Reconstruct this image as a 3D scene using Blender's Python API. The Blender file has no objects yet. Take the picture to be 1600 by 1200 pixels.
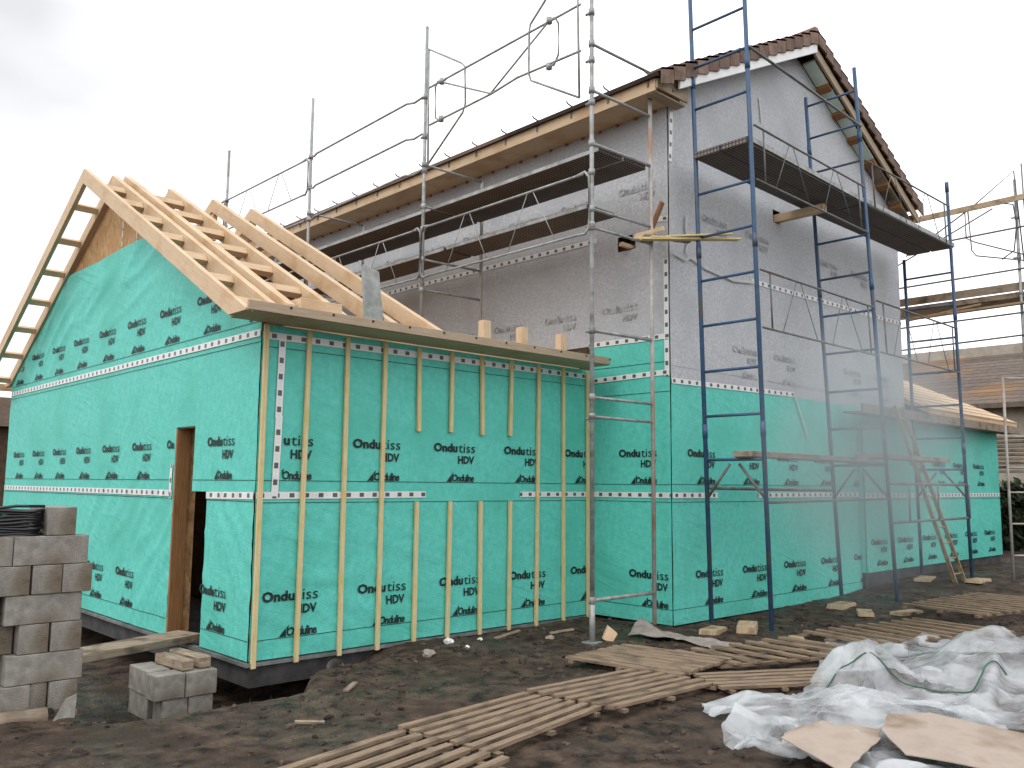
import bpy, bmesh, math, random
from mathutils import Vector, Matrix, noise as mnoise
random.seed(7)
sc = bpy.context.scene
COL = sc.collection

# ------------------------------------------------------------------ camera
CAM = Vector((-3.81895871, -7.44497646, 1.59706522))
YAW, PITCH, ROLL, F = 0.757017650, 0.114903110, 0.00954309, 1362.59358
fw = Vector((math.sin(YAW) * math.cos(PITCH), math.cos(YAW) * math.cos(PITCH), math.sin(PITCH)))
rt = Vector((math.cos(YAW), -math.sin(YAW), 0))
up = rt.cross(fw)
r2 = math.cos(ROLL) * rt + math.sin(ROLL) * up
u2 = -math.sin(ROLL) * rt + math.cos(ROLL) * up
cd = bpy.data.cameras.new('camera')
cam = bpy.data.objects.new('camera', cd)
COL.objects.link(cam)
cam.matrix_world = Matrix(((r2.x, u2.x, -fw.x, CAM.x), (r2.y, u2.y, -fw.y, CAM.y), (r2.z, u2.z, -fw.z, CAM.z), (0, 0, 0, 1)))
cd.lens = F / 1600 * 36
cd.sensor_width = 36
cd.clip_start = .05
cd.clip_end = 2000
sc.camera = cam

# ------------------------------------------------------------------ world, sun, exposure
SUN_EL, SUN_AZ = math.radians(50), math.radians(262)
w = bpy.data.worlds.new('World'); sc.world = w; w.use_nodes = True
nt = w.node_tree; nt.nodes.clear()
N = nt.nodes.new
out = N('ShaderNodeOutputWorld'); bg = N('ShaderNodeBackground')
sky = N('ShaderNodeTexSky'); sky.sky_type = 'NISHITA'; sky.sun_disc = False
sky.sun_elevation = SUN_EL; sky.sun_rotation = SUN_AZ; sky.dust_density = 6; sky.ozone_density = 1
tc = N('ShaderNodeTexCoord'); mp = N('ShaderNodeMapping'); mp.inputs['Scale'].default_value = (1, 1, 2.2)
nz = N('ShaderNodeTexNoise'); nz.inputs['Scale'].default_value = 1.6; nz.inputs['Detail'].default_value = 4; nz.inputs['Roughness'].default_value = .45
cr = N('ShaderNodeValToRGB')
cr.color_ramp.elements[0].position = .30; cr.color_ramp.elements[0].color = (7.3, 7.4, 7.65, 1)
cr.color_ramp.elements[1].position = .60; cr.color_ramp.elements[1].color = (15.5, 15.6, 16.0, 1)
mx = N('ShaderNodeMix'); mx.data_type = 'RGBA'; mx.inputs[0].default_value = .93      # cloud deck over the blue sky
L = nt.links.new
L(tc.outputs['Generated'], mp.inputs['Vector']); L(mp.outputs[0], nz.inputs['Vector'])
vd = N('ShaderNodeVectorMath'); vd.operation = 'DOT_PRODUCT'; vd.inputs[1].default_value = (.26, .868, .42); L(tc.outputs['Generated'], vd.inputs[0])   # thicker cloud to the north
vr = N('ShaderNodeMapRange'); vr.interpolation_type = 'SMOOTHSTEP'; vr.inputs[1].default_value = .84; vr.inputs[2].default_value = 1.0; vr.inputs[3].default_value = .16; vr.inputs[4].default_value = -.20; L(vd.outputs['Value'], vr.inputs[0])
va = N('ShaderNodeMath'); va.operation = 'ADD'; L(nz.outputs['Fac'], va.inputs[0]); L(vr.outputs[0], va.inputs[1]); L(va.outputs[0], cr.inputs['Fac'])
L(sky.outputs[0], mx.inputs[6]); L(cr.outputs[0], mx.inputs[7]); L(mx.outputs[2], bg.inputs['Color'])
bg.inputs['Strength'].default_value = .12
L(bg.outputs[0], out.inputs['Surface'])
ld = bpy.data.lights.new('sun', 'SUN'); ld.energy = .9; ld.angle = math.radians(25); ld.color = (1, .97, .93)
lo = bpy.data.objects.new('sun', ld); COL.objects.link(lo)
sd = Vector((math.sin(SUN_AZ) * math.cos(SUN_EL), math.cos(SUN_AZ) * math.cos(SUN_EL), math.sin(SUN_EL)))
lo.rotation_euler = sd.to_track_quat('Z', 'Y').to_euler()
lo.location = (0, -10, 30)
vs = sc.view_settings
vs.view_transform = 'Standard'; vs.look = 'None'; vs.gamma = 1; vs.exposure = 0.0; vs.use_curve_mapping = False
sc.cycles.max_bounces = 6; sc.cycles.transparent_max_bounces = 12

# ------------------------------------------------------------------ materials
def mat(name, col, col2=None, scale=6, rough=.8, bump=0, bscale=None, metal=0, coord='Object', stretch=(1, 1, 1), detail=6, contrast=(.35, .65), spec=.3, col3=None, scale3=2):
    m = bpy.data.materials.new(name); m.use_nodes = True
    t = m.node_tree; b = t.nodes['Principled BSDF']
    b.inputs['Roughness'].default_value = rough; b.inputs['Metallic'].default_value = metal
    b.inputs['Specular IOR Level'].default_value = spec
    co = t.nodes.new('ShaderNodeTexCoord'); ma = t.nodes.new('ShaderNodeMapping'); ma.inputs['Scale'].default_value = stretch
    t.links.new(co.outputs[coord], ma.inputs['Vector'])
    n = t.nodes.new('ShaderNodeTexNoise'); n.inputs['Scale'].default_value = scale; n.inputs['Detail'].default_value = detail; n.inputs['Roughness'].default_value = .6
    t.links.new(ma.outputs[0], n.inputs['Vector'])
    r = t.nodes.new('ShaderNodeValToRGB')
    r.color_ramp.elements[0].position, r.color_ramp.elements[1].position = contrast
    r.color_ramp.elements[0].color = (*col, 1); r.color_ramp.elements[1].color = (*(col2 or col), 1)
    t.links.new(n.outputs['Fac'], r.inputs['Fac'])
    last = r.outputs[0]
    if col3:
        n3 = t.nodes.new('ShaderNodeTexNoise'); n3.inputs['Scale'].default_value = scale3; n3.inputs['Detail'].default_value = 5
        t.links.new(co.outputs[coord], n3.inputs['Vector'])
        r3 = t.nodes.new('ShaderNodeValToRGB'); r3.color_ramp.elements[0].position = .5; r3.color_ramp.elements[1].position = .68
        t.links.new(n3.outputs['Fac'], r3.inputs['Fac'])
        x = t.nodes.new('ShaderNodeMix'); x.data_type = 'RGBA'
        t.links.new(r3.outputs[0], x.inputs[0]); t.links.new(last, x.inputs[6]); x.inputs[7].default_value = (*col3, 1)
        last = x.outputs[2]
    t.links.new(last, b.inputs['Base Color'])
    if bump:
        nb = t.nodes.new('ShaderNodeTexNoise'); nb.inputs['Scale'].default_value = bscale or scale * 2; nb.inputs['Detail'].default_value = 5
        t.links.new(ma.outputs[0], nb.inputs['Vector'])
        bp = t.nodes.new('ShaderNodeBump'); bp.inputs['Strength'].default_value = bump; bp.inputs['Distance'].default_value = .02
        t.links.new(nb.outputs['Fac'], bp.inputs['Height']); t.links.new(bp.outputs[0], b.inputs['Normal'])
    return m

def rnd_value(m, lo_=.75, hi_=1.2):
    """vary the tone from one mesh piece to the next (boards differ from each other)"""
    t = m.node_tree; b = t.nodes['Principled BSDF']
    src = b.inputs['Base Color'].links[0].from_socket
    g = t.nodes.new('ShaderNodeNewGeometry'); mr = t.nodes.new('ShaderNodeMapRange')
    mr.inputs[3].default_value = lo_; mr.inputs[4].default_value = hi_
    t.links.new(g.outputs['Random Per Island'], mr.inputs[0])
    h = t.nodes.new('ShaderNodeHueSaturation'); t.links.new(mr.outputs[0], h.inputs['Value'])
    t.links.new(src, h.inputs['Color']); t.links.new(h.outputs[0], b.inputs['Base Color'])
    return m

M = {}
M['green'] = mat('green_membrane', (.078, .46, .375), (.122, .555, .47), 14, .6, .3, 70, contrast=(.3, .7), spec=.3, col3=(.08, .455, .36), scale3=1.1)
def splash(m):
    t = m.node_tree; b = t.nodes['Principled BSDF']; src = b.inputs['Base Color'].links[0].from_socket
    co = t.nodes.new('ShaderNodeTexCoord'); sp = t.nodes.new('ShaderNodeSeparateXYZ'); t.links.new(co.outputs['Object'], sp.inputs[0])
    h = t.nodes.new('ShaderNodeMapRange'); h.inputs[1].default_value = .18; h.inputs[2].default_value = .40; h.inputs[3].default_value = .20; h.inputs[4].default_value = -.05; t.links.new(sp.outputs[2], h.inputs[0])
    n = t.nodes.new('ShaderNodeTexNoise'); n.inputs['Scale'].default_value = 23; n.inputs['Detail'].default_value = 8; t.links.new(co.outputs['Object'], n.inputs['Vector'])
    a = t.nodes.new('ShaderNodeMath'); a.operation = 'ADD'; t.links.new(n.outputs['Fac'], a.inputs[0]); t.links.new(h.outputs[0], a.inputs[1])
    r = t.nodes.new('ShaderNodeMapRange'); r.inputs[1].default_value = .70; r.inputs[2].default_value = .86; r.inputs[4].default_value = .30; t.links.new(a.outputs[0], r.inputs[0])
    x = t.nodes.new('ShaderNodeMix'); x.data_type = 'RGBA'; t.links.new(r.outputs[0], x.inputs[0]); t.links.new(src, x.inputs[6]); x.inputs[7].default_value = (.10, .075, .055, 1); t.links.new(x.outputs[2], b.inputs['Base Color'])
def creases(m, dist):
    """fine tension creases running across the membrane, stronger in some places than in others"""
    t = m.node_tree; b = t.nodes['Principled BSDF']; old = b.inputs['Normal'].links[0].from_socket
    co = t.nodes.new('ShaderNodeTexCoord'); sp = t.nodes.new('ShaderNodeSeparateXYZ'); t.links.new(co.outputs['Object'], sp.inputs[0])
    def mt(op, a, bb):
        q = t.nodes.new('ShaderNodeMath'); q.operation = op
        for i, v in enumerate((a, bb)):
            if isinstance(v, (int, float)): q.inputs[i].default_value = v
            else: t.links.new(v, q.inputs[i])
        return q.outputs[0]
    u = mt('ADD', sp.outputs[0], mt('MULTIPLY', sp.outputs[1], -1.0)); hs = None
    for ang, fr, sl, seed in ((-.30, 6, .9, 0), (.85, 3.4, .6, 4), (-1.25, 4, .7, 9)):
        c, s_ = math.cos(ang), math.sin(ang)
        along = mt('ADD', mt('MULTIPLY', u, c), mt('MULTIPLY', sp.outputs[2], s_)); across = mt('ADD', mt('MULTIPLY', u, -s_), mt('MULTIPLY', sp.outputs[2], c))
        cb = t.nodes.new('ShaderNodeCombineXYZ'); t.links.new(mt('MULTIPLY', along, sl), cb.inputs[0]); t.links.new(mt('MULTIPLY', across, fr), cb.inputs[1]); cb.inputs[2].default_value = seed
        n = t.nodes.new('ShaderNodeTexNoise'); n.inputs['Scale'].default_value = 1; n.inputs['Detail'].default_value = 2; t.links.new(cb.outputs[0], n.inputs['Vector'])
        rd = mt('SUBTRACT', 1.0, mt('MULTIPLY', mt('ABSOLUTE', mt('SUBTRACT', n.outputs['Fac'], .5), 0), 5.0))
        k = t.nodes.new('ShaderNodeTexNoise'); k.inputs['Scale'].default_value = .9; k.inputs['Detail'].default_value = 1
        cm = t.nodes.new('ShaderNodeVectorMath'); cm.operation = 'ADD'; t.links.new(co.outputs['Object'], cm.inputs[0]); cm.inputs[1].default_value = (seed * 3.1, seed, seed * 1.7); t.links.new(cm.outputs[0], k.inputs['Vector'])
        g = t.nodes.new('ShaderNodeMapRange'); g.inputs[1].default_value = .42; g.inputs[2].default_value = .66; t.links.new(k.outputs['Fac'], g.inputs[0])
        h = mt('MULTIPLY', mt('MAXIMUM', rd, 0.0), g.outputs[0]); hs = h if hs is None else mt('ADD', hs, h)
    bp = t.nodes.new('ShaderNodeBump'); bp.inputs['Strength'].default_value = 1; bp.inputs['Distance'].default_value = dist
    t.links.new(hs, bp.inputs['Height']); t.links.new(old, bp.inputs['Normal']); t.links.new(bp.outputs[0], b.inputs['Normal'])
splash(M['green']); creases(M['green'], .0045)
M['tape_back'] = mat('tape_backing', (.42, .42, .41), (.52, .52, .51), 9, .6)
M['grey'] = mat('grey_membrane', (.35, .362, .378), (.525, .54, .555), 34, .75, .3, 60, contrast=(.3, .7), spec=.2, col3=(.38, .39, .405), scale3=.9)
M['ink'] = mat('black_ink', (.012, .02, .018), rough=.6)
creases(M['grey'], .0018)
M['faint_ink'] = mat('grey_ink', (.225, .228, .23), (.42, .425, .43), 11, .7, contrast=(.42, .58))
M['wood'] = rnd_value(mat('fresh_timber', (.47, .335, .205), (.60, .455, .305), 3, .7, .15, 12, coord='UV', stretch=(1.2, 22, 1), contrast=(.3, .72), col3=(.44, .29, .16), scale3=2.5), .82, 1.12)
M['batten'] = rnd_value(mat('pale_batten', (.47, .37, .185), (.60, .49, .28), 3, .75, .1, 14, coord='UV', stretch=(1.2, 30, 1), col3=(.48, .38, .14), scale3=5), .85, 1.12)
M['old_wood'] = rnd_value(mat('weathered_timber', (.17, .13, .09), (.34, .27, .20), 3, .85, .4, 14, coord='UV', stretch=(1.5, 26, 1), contrast=(.3, .7), col3=(.08, .065, .045), scale3=4), .7, 1.25)
M['slat'] = rnd_value(mat('muddy_slat', (.115, .082, .055), (.28, .205, .138), 3, .85, .4, 14, coord='UV', stretch=(1.5, 26, 1), contrast=(.3, .7), col3=(.07, .055, .04), scale3=3), .65, 1.25)
M['brown_wood'] = mat('brown_timber', (.20, .095, .035), (.33, .17, .07), 4, .7, .2, 12, coord='UV', stretch=(1, 20, 1))
M['osb'] = mat('osb_board', (.28, .15, .06), (.58, .37, .18), 22, .8, .3, 40, stretch=(1, 2.4, .45), contrast=(.35, .65), col3=(.42, .22, .09), scale3=5)
M['galv'] = mat('galvanised_steel', (.22, .23, .225), (.36, .37, .365), 7, .5, 0, metal=.25, spec=.4, col3=(.20, .19, .16), scale3=9)
M['galv_old'] = mat('stained_steel', (.30, .285, .26), (.44, .42, .39), 8, .65, metal=.1, col3=(.33, .19, .13), scale3=2.2)
M['dark_steel'] = mat('dark_steel', (.09, .105, .105), (.16, .17, .17), 8, .55, metal=.2, col3=(.14, .09, .06), scale3=6)
M['blue'] = mat('blue_paint', (.025, .058, .12), (.04, .095, .18), 7, .5, 0, spec=.4, col3=(.07, .075, .08), scale3=2.6, contrast=(.3, .7))
M['white'] = mat('white_paint', (.72, .73, .71), (.80, .80, .78), 4, .5)
M['mint'] = mat('mint_board', (.58, .72, .62), (.68, .78, .69), 5, .7)
M['block'] = mat('concrete_block', (.16, .148, .125), (.40, .38, .34), 9, .95, .6, 140, contrast=(.28, .75), col3=(.13, .10, .065), scale3=2.4, detail=10)
M['dark_concrete'] = mat('dark_grey_concrete', (.035, .035, .037), (.075, .072, .07), 5, .9, .4, 30)  # very dark grey concrete for slab edge and foundation walls
M['zinc'] = mat('zinc_flashing', (.20, .22, .21), (.36, .37, .35), 6, .38, metal=.6, col3=(.18, .2, .18), scale3=4)
M['fascia'] = mat('grey_fascia_timber', (.30, .23, .155), (.43, .34, .24), 3, .75, .2, 12, coord='UV', stretch=(1.2, 22, 1), contrast=(.3, .72))
M['rubber'] = mat('black_strap', (.008, .008, .009), rough=.3, spec=.6)
M['card'] = mat('cardboard', (.30, .245, .20), (.39, .325, .27), 3, .8, .2, 20, col3=(.22, .165, .12), scale3=3)
M['packer'] = rnd_value(mat('packer_timber', (.30, .22, .135), (.44, .34, .22), 3, .8, .3, 14, coord='UV', stretch=(1.2, 22, 1), col3=(.16, .12, .08), scale3=5), .7, 1.1)
M['pebble'] = rnd_value(mat('soil_clod', (.022, .016, .012), (.075, .055, .042), 9, .9, .5, 40), .5, 1.6)
M['grass'] = mat('grass_blade', (.022, .035, .012), (.06, .06, .03), 4, .7)
M['leaf'] = mat('hedge_leaf', (.012, .022, .010), (.035, .05, .02), 8, .8)
M['barn_wall'] = mat('rendered_wall', (.26, .23, .19), (.36, .32, .27), 3, .9, .2, 10)
M['rag'] = mat('pale_felt', (.20, .17, .15), (.33, .29, .26), 5, .9, .3, 30)
M['litter'] = mat('white_litter', (.6, .6, .58), (.75, .75, .72), 9, .6)
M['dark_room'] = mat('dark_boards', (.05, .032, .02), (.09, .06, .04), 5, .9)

def tile_mat(name, a, b, c, per):
    m = mat(name, a, b, 5, .85, .3, 30, col3=c, scale3=.45)
    t = m.node_tree; bs = t.nodes['Principled BSDF']
    src = bs.inputs['Base Color'].links[0].from_socket
    uv = t.nodes.new('ShaderNodeTexCoord'); br = t.nodes.new('ShaderNodeTexBrick')
    br.inputs['Scale'].default_value = 1; br.inputs['Mortar Size'].default_value = .022; br.inputs['Brick Width'].default_value = per[0]; br.inputs['Row Height'].default_value = per[1]
    br.inputs['Color1'].default_value = (1, 1, 1, 1); br.inputs['Color2'].default_value = (.72, .7, .68, 1); br.inputs['Mortar'].default_value = (.18, .17, .17, 1)
    t.links.new(uv.outputs['UV'], br.inputs['Vector'])
    x = t.nodes.new('ShaderNodeMix'); x.data_type = 'RGBA'; x.blend_type = 'MULTIPLY'; x.inputs[0].default_value = 1
    t.links.new(src, x.inputs[6]); t.links.new(br.outputs['Color'], x.inputs[7]); t.links.new(x.outputs[2], bs.inputs['Base Color'])
    return m
M['tile'] = tile_mat('brown_roof_tile', (.11, .07, .052), (.20, .13, .10), (.15, .10, .075), (.3, .34))
M['verge'] = rnd_value(mat('brown_verge_tile', (.12, .075, .055), (.22, .145, .11), 6, .85, .3, 30), .75, 1.2)
M['barn_tile'] = tile_mat('old_roof_tile', (.105, .082, .068), (.155, .122, .10), (.25, .135, .055), (400, .36))

def tape_mat():
    m = bpy.data.materials.new('printed_joint_tape'); m.use_nodes = True
    t = m.node_tree; b = t.nodes['Principled BSDF']; b.inputs['Roughness'].default_value = .45
    uv = t.nodes.new('ShaderNodeUVMap'); sp = t.nodes.new('ShaderNodeSeparateXYZ'); t.links.new(uv.outputs[0], sp.inputs[0])
    def mt(op, a, bb=None):
        q = t.nodes.new('ShaderNodeMath'); q.operation = op
        for i, v in enumerate((a, bb)):
            if v is None: continue
            if isinstance(v, (int, float)): q.inputs[i].default_value = v
            else: t.links.new(v, q.inputs[i])
        return q.outputs[0]
    fr = mt('FRACT', mt('DIVIDE', sp.outputs[0], .155))
    a = mt('MULTIPLY', mt('LESS_THAN', fr, .34), mt('MULTIPLY', mt('GREATER_THAN', sp.outputs[1], .2), mt('LESS_THAN', sp.outputs[1], .82)))
    stripe = mt('LESS_THAN', mt('FRACT', mt('MULTIPLY', sp.outputs[1], 5.0)), .78)
    fr2 = mt('FRACT', mt('DIVIDE', sp.outputs[0], .0388))
    small = mt('MULTIPLY', mt('LESS_THAN', fr2, .5), mt('MULTIPLY', mt('GREATER_THAN', sp.outputs[1], .4), mt('LESS_THAN', sp.outputs[1], .6)))
    tot = mt('MAXIMUM', mt('MULTIPLY', a, .92), mt('MULTIPLY', small, .12))
    x = t.nodes.new('ShaderNodeMix'); x.data_type = 'RGBA'; t.links.new(tot, x.inputs[0])
    x.inputs[6].default_value = (.66, .66, .64, 1); x.inputs[7].default_value = (.02, .02, .02, 1)
    t.links.new(x.outputs[2], b.inputs['Base Color'])
    return m
M['tape'] = tape_mat()

def deck_mat():
    m = mat('perforated_deck', (.05, .036, .03), (.09, .07, .06), 4, .8, coord='UV')
    t = m.node_tree; b = t.nodes['Principled BSDF']; src = b.inputs['Base Color'].links[0].from_socket
    uv = t.nodes.new('ShaderNodeUVMap'); vo = t.nodes.new('ShaderNodeTexVoronoi'); vo.inputs['Scale'].default_value = 22; vo.inputs['Randomness'].default_value = 0
    t.links.new(uv.outputs[0], vo.inputs['Vector'])
    r = t.nodes.new('ShaderNodeValToRGB'); r.color_ramp.elements[0].position = .28; r.color_ramp.elements[1].position = .36
    t.links.new(vo.outputs['Distance'], r.inputs['Fac'])
    x = t.nodes.new('ShaderNodeMix'); x.data_type = 'RGBA'; t.links.new(r.outputs[0], x.inputs[0])
    x.inputs[6].default_value = (.22, .20, .185, 1); t.links.new(src, x.inputs[7]); t.links.new(x.outputs[2], b.inputs['Base Color'])
    return m
M['deck'] = deck_mat()

def plastic_mat():
    m = bpy.data.materials.new('clear_plastic_sheet'); m.use_nodes = True
    t = m.node_tree; b = t.nodes['Principled BSDF']
    b.inputs['Base Color'].default_value = (.70, .73, .75, 1); b.inputs['Roughness'].default_value = .16; b.inputs['Specular IOR Level'].default_value = .6
    tl = t.nodes.new('ShaderNodeBsdfTranslucent'); tl.inputs['Color'].default_value = (.8, .83, .85, 1)
    tr = t.nodes.new('ShaderNodeBsdfTransparent')
    m1 = t.nodes.new('ShaderNodeMixShader'); m1.inputs[0].default_value = .35
    m2 = t.nodes.new('ShaderNodeMixShader')
    n = t.nodes.new('ShaderNodeTexNoise'); n.inputs['Scale'].default_value = 2.2; n.inputs['Detail'].default_value = 5
    r = t.nodes.new('ShaderNodeMapRange'); r.inputs[1].default_value = .42; r.inputs[2].default_value = .66; r.inputs[3].default_value = .30; r.inputs[4].default_value = .86
    co = t.nodes.new('ShaderNodeTexCoord'); t.links.new(co.outputs['Object'], n.inputs['Vector']); t.links.new(n.outputs['Fac'], r.inputs[0])
    t.links.new(b.outputs[0], m1.inputs[1]); t.links.new(tl.outputs[0], m1.inputs[2])
    t.links.new(r.outputs[0], m2.inputs[0]); t.links.new(m1.outputs[0], m2.inputs[1]); t.links.new(tr.outputs[0], m2.inputs[2])
    t.links.new(m2.outputs[0], t.nodes['Material Output'].inputs['Surface'])
    nb = t.nodes.new('ShaderNodeTexNoise'); nb.inputs['Scale'].default_value = 9; nb.inputs['Detail'].default_value = 6; nb.inputs['Distortion'].default_value = 1.5
    t.links.new(co.outputs['Object'], nb.inputs['Vector'])
    bp = t.nodes.new('ShaderNodeBump'); bp.inputs['Strength'].default_value = .12; bp.inputs['Distance'].default_value = .05
    t.links.new(nb.outputs['Fac'], bp.inputs['Height'])
    last = bp.outputs[0]
    for sc_, ds in ((3.2, .05), (8.5, .02)):                       # facets and sharp folds of stiff film
        vo = t.nodes.new('ShaderNodeTexVoronoi'); vo.inputs['Scale'].default_value = sc_; vo.inputs['Randomness'].default_value = 1
        ds_ = t.nodes.new('ShaderNodeTexNoise'); ds_.inputs['Scale'].default_value = 2; ds_.inputs['Detail'].default_value = 2
        mxv = t.nodes.new('ShaderNodeMix'); mxv.data_type = 'RGBA'; mxv.inputs[0].default_value = .25
        t.links.new(co.outputs['Object'], ds_.inputs['Vector']); t.links.new(co.outputs['Object'], mxv.inputs[6]); t.links.new(ds_.outputs['Color'], mxv.inputs[7]); t.links.new(mxv.outputs[2], vo.inputs['Vector'])
        b2 = t.nodes.new('ShaderNodeBump'); b2.inputs['Strength'].default_value = .75; b2.inputs['Distance'].default_value = ds
        t.links.new(vo.outputs['Distance'], b2.inputs['Height']); t.links.new(last, b2.inputs['Normal']); last = b2.outputs[0]
    t.links.new(last, b.inputs['Normal'])
    return m
M['plastic'] = plastic_mat()

def mud_mat():
    m = mat('wet_mud', (.012, .008, .006), (.098, .066, .046), 5.5, .85, 1.0, 34, contrast=(.36, .66), detail=14, col3=(.040, .028, .020), scale3=1.7)
    t = m.node_tree; b = t.nodes['Principled BSDF']
    n = t.nodes.new('ShaderNodeTexNoise'); n.inputs['Scale'].default_value = .9; n.inputs['Detail'].default_value = 7
    co = t.nodes.new('ShaderNodeTexCoord'); t.links.new(co.outputs['Object'], n.inputs['Vector'])
    r = t.nodes.new('ShaderNodeMapRange'); r.inputs[1].default_value = .4; r.inputs[2].default_value = .62; r.inputs[3].default_value = .45; r.inputs[4].default_value = .92
    t.links.new(n.outputs['Fac'], r.inputs[0]); t.links.new(r.outputs[0], b.inputs['Roughness'])
    b.inputs['Specular IOR Level'].default_value = .2
    return m
M['mud'] = mud_mat()

# ------------------------------------------------------------------ helpers
ROOT = {}
def tag(o, label, cat, group=None):
    o['label'] = label; o['category'] = cat
    if group: o['group'] = group
    return o
def thing(name, loc, label, cat, group=None):
    o = bpy.data.objects.new(name, None); COL.objects.link(o); o.location = loc
    o.empty_display_size = .2
    ROOT[o.name] = Vector(loc)
    return tag(o, label, cat, group)
def org(o):
    while o is not None and o.parent is not None: o = o.parent
    return ROOT.get(o.name, Vector()) if o else Vector()

class MB:
    def __init__(s): s.v = []; s.f = []; s.uv = []
    def add(s, vs, fs, uvs=None):
        n = len(s.v); s.v += [tuple(p) for p in vs]
        for k, f in enumerate(fs):
            s.f.append([n + i for i in f])
            s.uv.append(uvs[k] if uvs else [(0, 0)] * len(f))
        return s
    def hexa(s, p, l=1, wv=.1, h=.1):
        """8 corners: 0-3 start end loop, 4-7 far end loop; UV runs along the length"""
        r = random.random() * 7
        fs = [(3, 2, 1, 0), (4, 5, 6, 7), (0, 1, 5, 4), (1, 2, 6, 5), (2, 3, 7, 6), (3, 0, 4, 7)]
        e = [(r, 0), (r + wv, 0), (r + wv, h), (r, h)]
        def sd(a, t): return [(r, a), (r, a + t), (r + l, a + t), (r + l, a)]
        return s.add(p, fs, [e, e, sd(0, wv), sd(wv + .3, h), sd(wv + h + .6, wv), sd(2 * wv + h + .9, h)])
    def box(s, lo_, hi_):
        x0, y0, z0 = lo_; x1, y1, z1 = hi_
        d = (x1 - x0, y1 - y0, z1 - z0); a = d.index(max(d))
        if a == 0: p = [(x0, y0, z0), (x0, y1, z0), (x0, y1, z1), (x0, y0, z1), (x1, y0, z0), (x1, y1, z0), (x1, y1, z1), (x1, y0, z1)]; q = (d[0], d[1], d[2])
        elif a == 1: p = [(x0, y0, z0), (x0, y0, z1), (x1, y0, z1), (x1, y0, z0), (x0, y1, z0), (x0, y1, z1), (x1, y1, z1), (x1, y1, z0)]; q = (d[1], d[2], d[0])
        else: p = [(x0, y0, z0), (x1, y0, z0), (x1, y1, z0), (x0, y1, z0), (x0, y0, z1), (x1, y0, z1), (x1, y1, z1), (x0, y1, z1)]; q = (d[2], d[0], d[1])
        return s.hexa(p, *q)
    def bar(s, a, b, wd, ht, upv=(0, 0, 1), plumb=None):
        """rectangular bar from a to b; wd sideways, ht along the up vector; plumb: vertical end cuts"""
        a = Vector(a); b = Vector(b); d = (b - a); l = d.length; d.normalize()
        side = d.cross(Vector(upv))
        if side.length < 1e-4: side = d.cross(Vector((0, 1, 0)))
        side.normalize(); u = side.cross(d).normalized()
        if plumb: u = Vector((0, 0, 1)) / max(.2, u.z)
        p = []
        for c in (a, b):
            for i, j in ((-1, -1), (1, -1), (1, 1), (-1, 1)):
                p.append(c + side * (i * wd / 2) + u * (j * ht / 2))
        return s.hexa(p, l, wd, ht)
    def tube(s, pts, r, n=8, cap=True):
        pts = [Vector(p) for p in pts]; rings = []
        for i, p in enumerate(pts):
            d = (pts[min(i + 1, len(pts) - 1)] - pts[max(i - 1, 0)]).normalized()
            x = d.cross(Vector((0, 0, 1)))
            if x.length < .05: x = d.cross(Vector((1, 0, 0)))
            x.normalize(); y = d.cross(x)
            rr = r[i] if isinstance(r, (list, tuple)) else r
            rings.append([p + rr * (math.cos(2 * math.pi * k / n) * x + math.sin(2 * math.pi * k / n) * y) for k in range(n)])
        vs_ = [q for R_ in rings for q in R_]; fs = []; uvs = []; acc = 0
        for i in range(len(pts) - 1):
            l = (pts[i + 1] - pts[i]).length
            for k in range(n):
                k2 = (k + 1) % n
                fs.append((i * n + k, i * n + k2, (i + 1) * n + k2, (i + 1) * n + k))
                uvs.append([(acc, k / n * .15), (acc, (k + 1) / n * .15), (acc + l, (k + 1) / n * .15), (acc + l, k / n * .15)])
            acc += l
        if cap:
            fs.append(tuple(reversed(range(n)))); fs.append(tuple(range((len(pts) - 1) * n, len(pts) * n)))
            uvs += [[(0, 0)] * n] * 2
        return s.add(vs_, fs, uvs)
    def prism(s, poly, off):
        """closed prism: planar polygon of 3-D points swept by off"""
        n = len(poly); p = [Vector(q) for q in poly]; o = Vector(off)
        nn = Vector()
        for i in range(n): nn += (p[i] - p[0]).cross(p[(i + 1) % n] - p[0])
        if nn.dot(o) > 0: p.reverse()
        vs_ = p + [q + o for q in p]
        fs = [tuple(range(n)), tuple(reversed(range(n, 2 * n)))] + [(i, i + n, (i + 1) % n + n, (i + 1) % n) for i in range(n)]
        acc = 0; uvs = [[(q.x + q.y * .3, q.z + q.y * .7) for q in p], [(q.x + q.y * .3, q.z + q.y * .7) for q in reversed(p)]]
        for i in range(n):
            l = (p[(i + 1) % n] - p[i]).length; uvs.append([(acc, 0), (acc, o.length), (acc + l, o.length), (acc + l, 0)]); acc += l
        return s.add(vs_, fs, uvs)
    def onto(s, ob, m):
        """join this geometry into an existing part as printed surface"""
        o_ = org(ob); bm = bmesh.new(); bm.from_mesh(ob.data); ob.data.materials.append(M[m]); k = len(ob.data.materials) - 1
        vs_ = [bm.verts.new((x - o_.x, y - o_.y, z - o_.z)) for x, y, z in s.v]
        for f in s.f:
            try: q = bm.faces.new([vs_[i] for i in f]); q.material_index = k
            except ValueError: pass
        bm.to_mesh(ob.data); bm.free()
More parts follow.
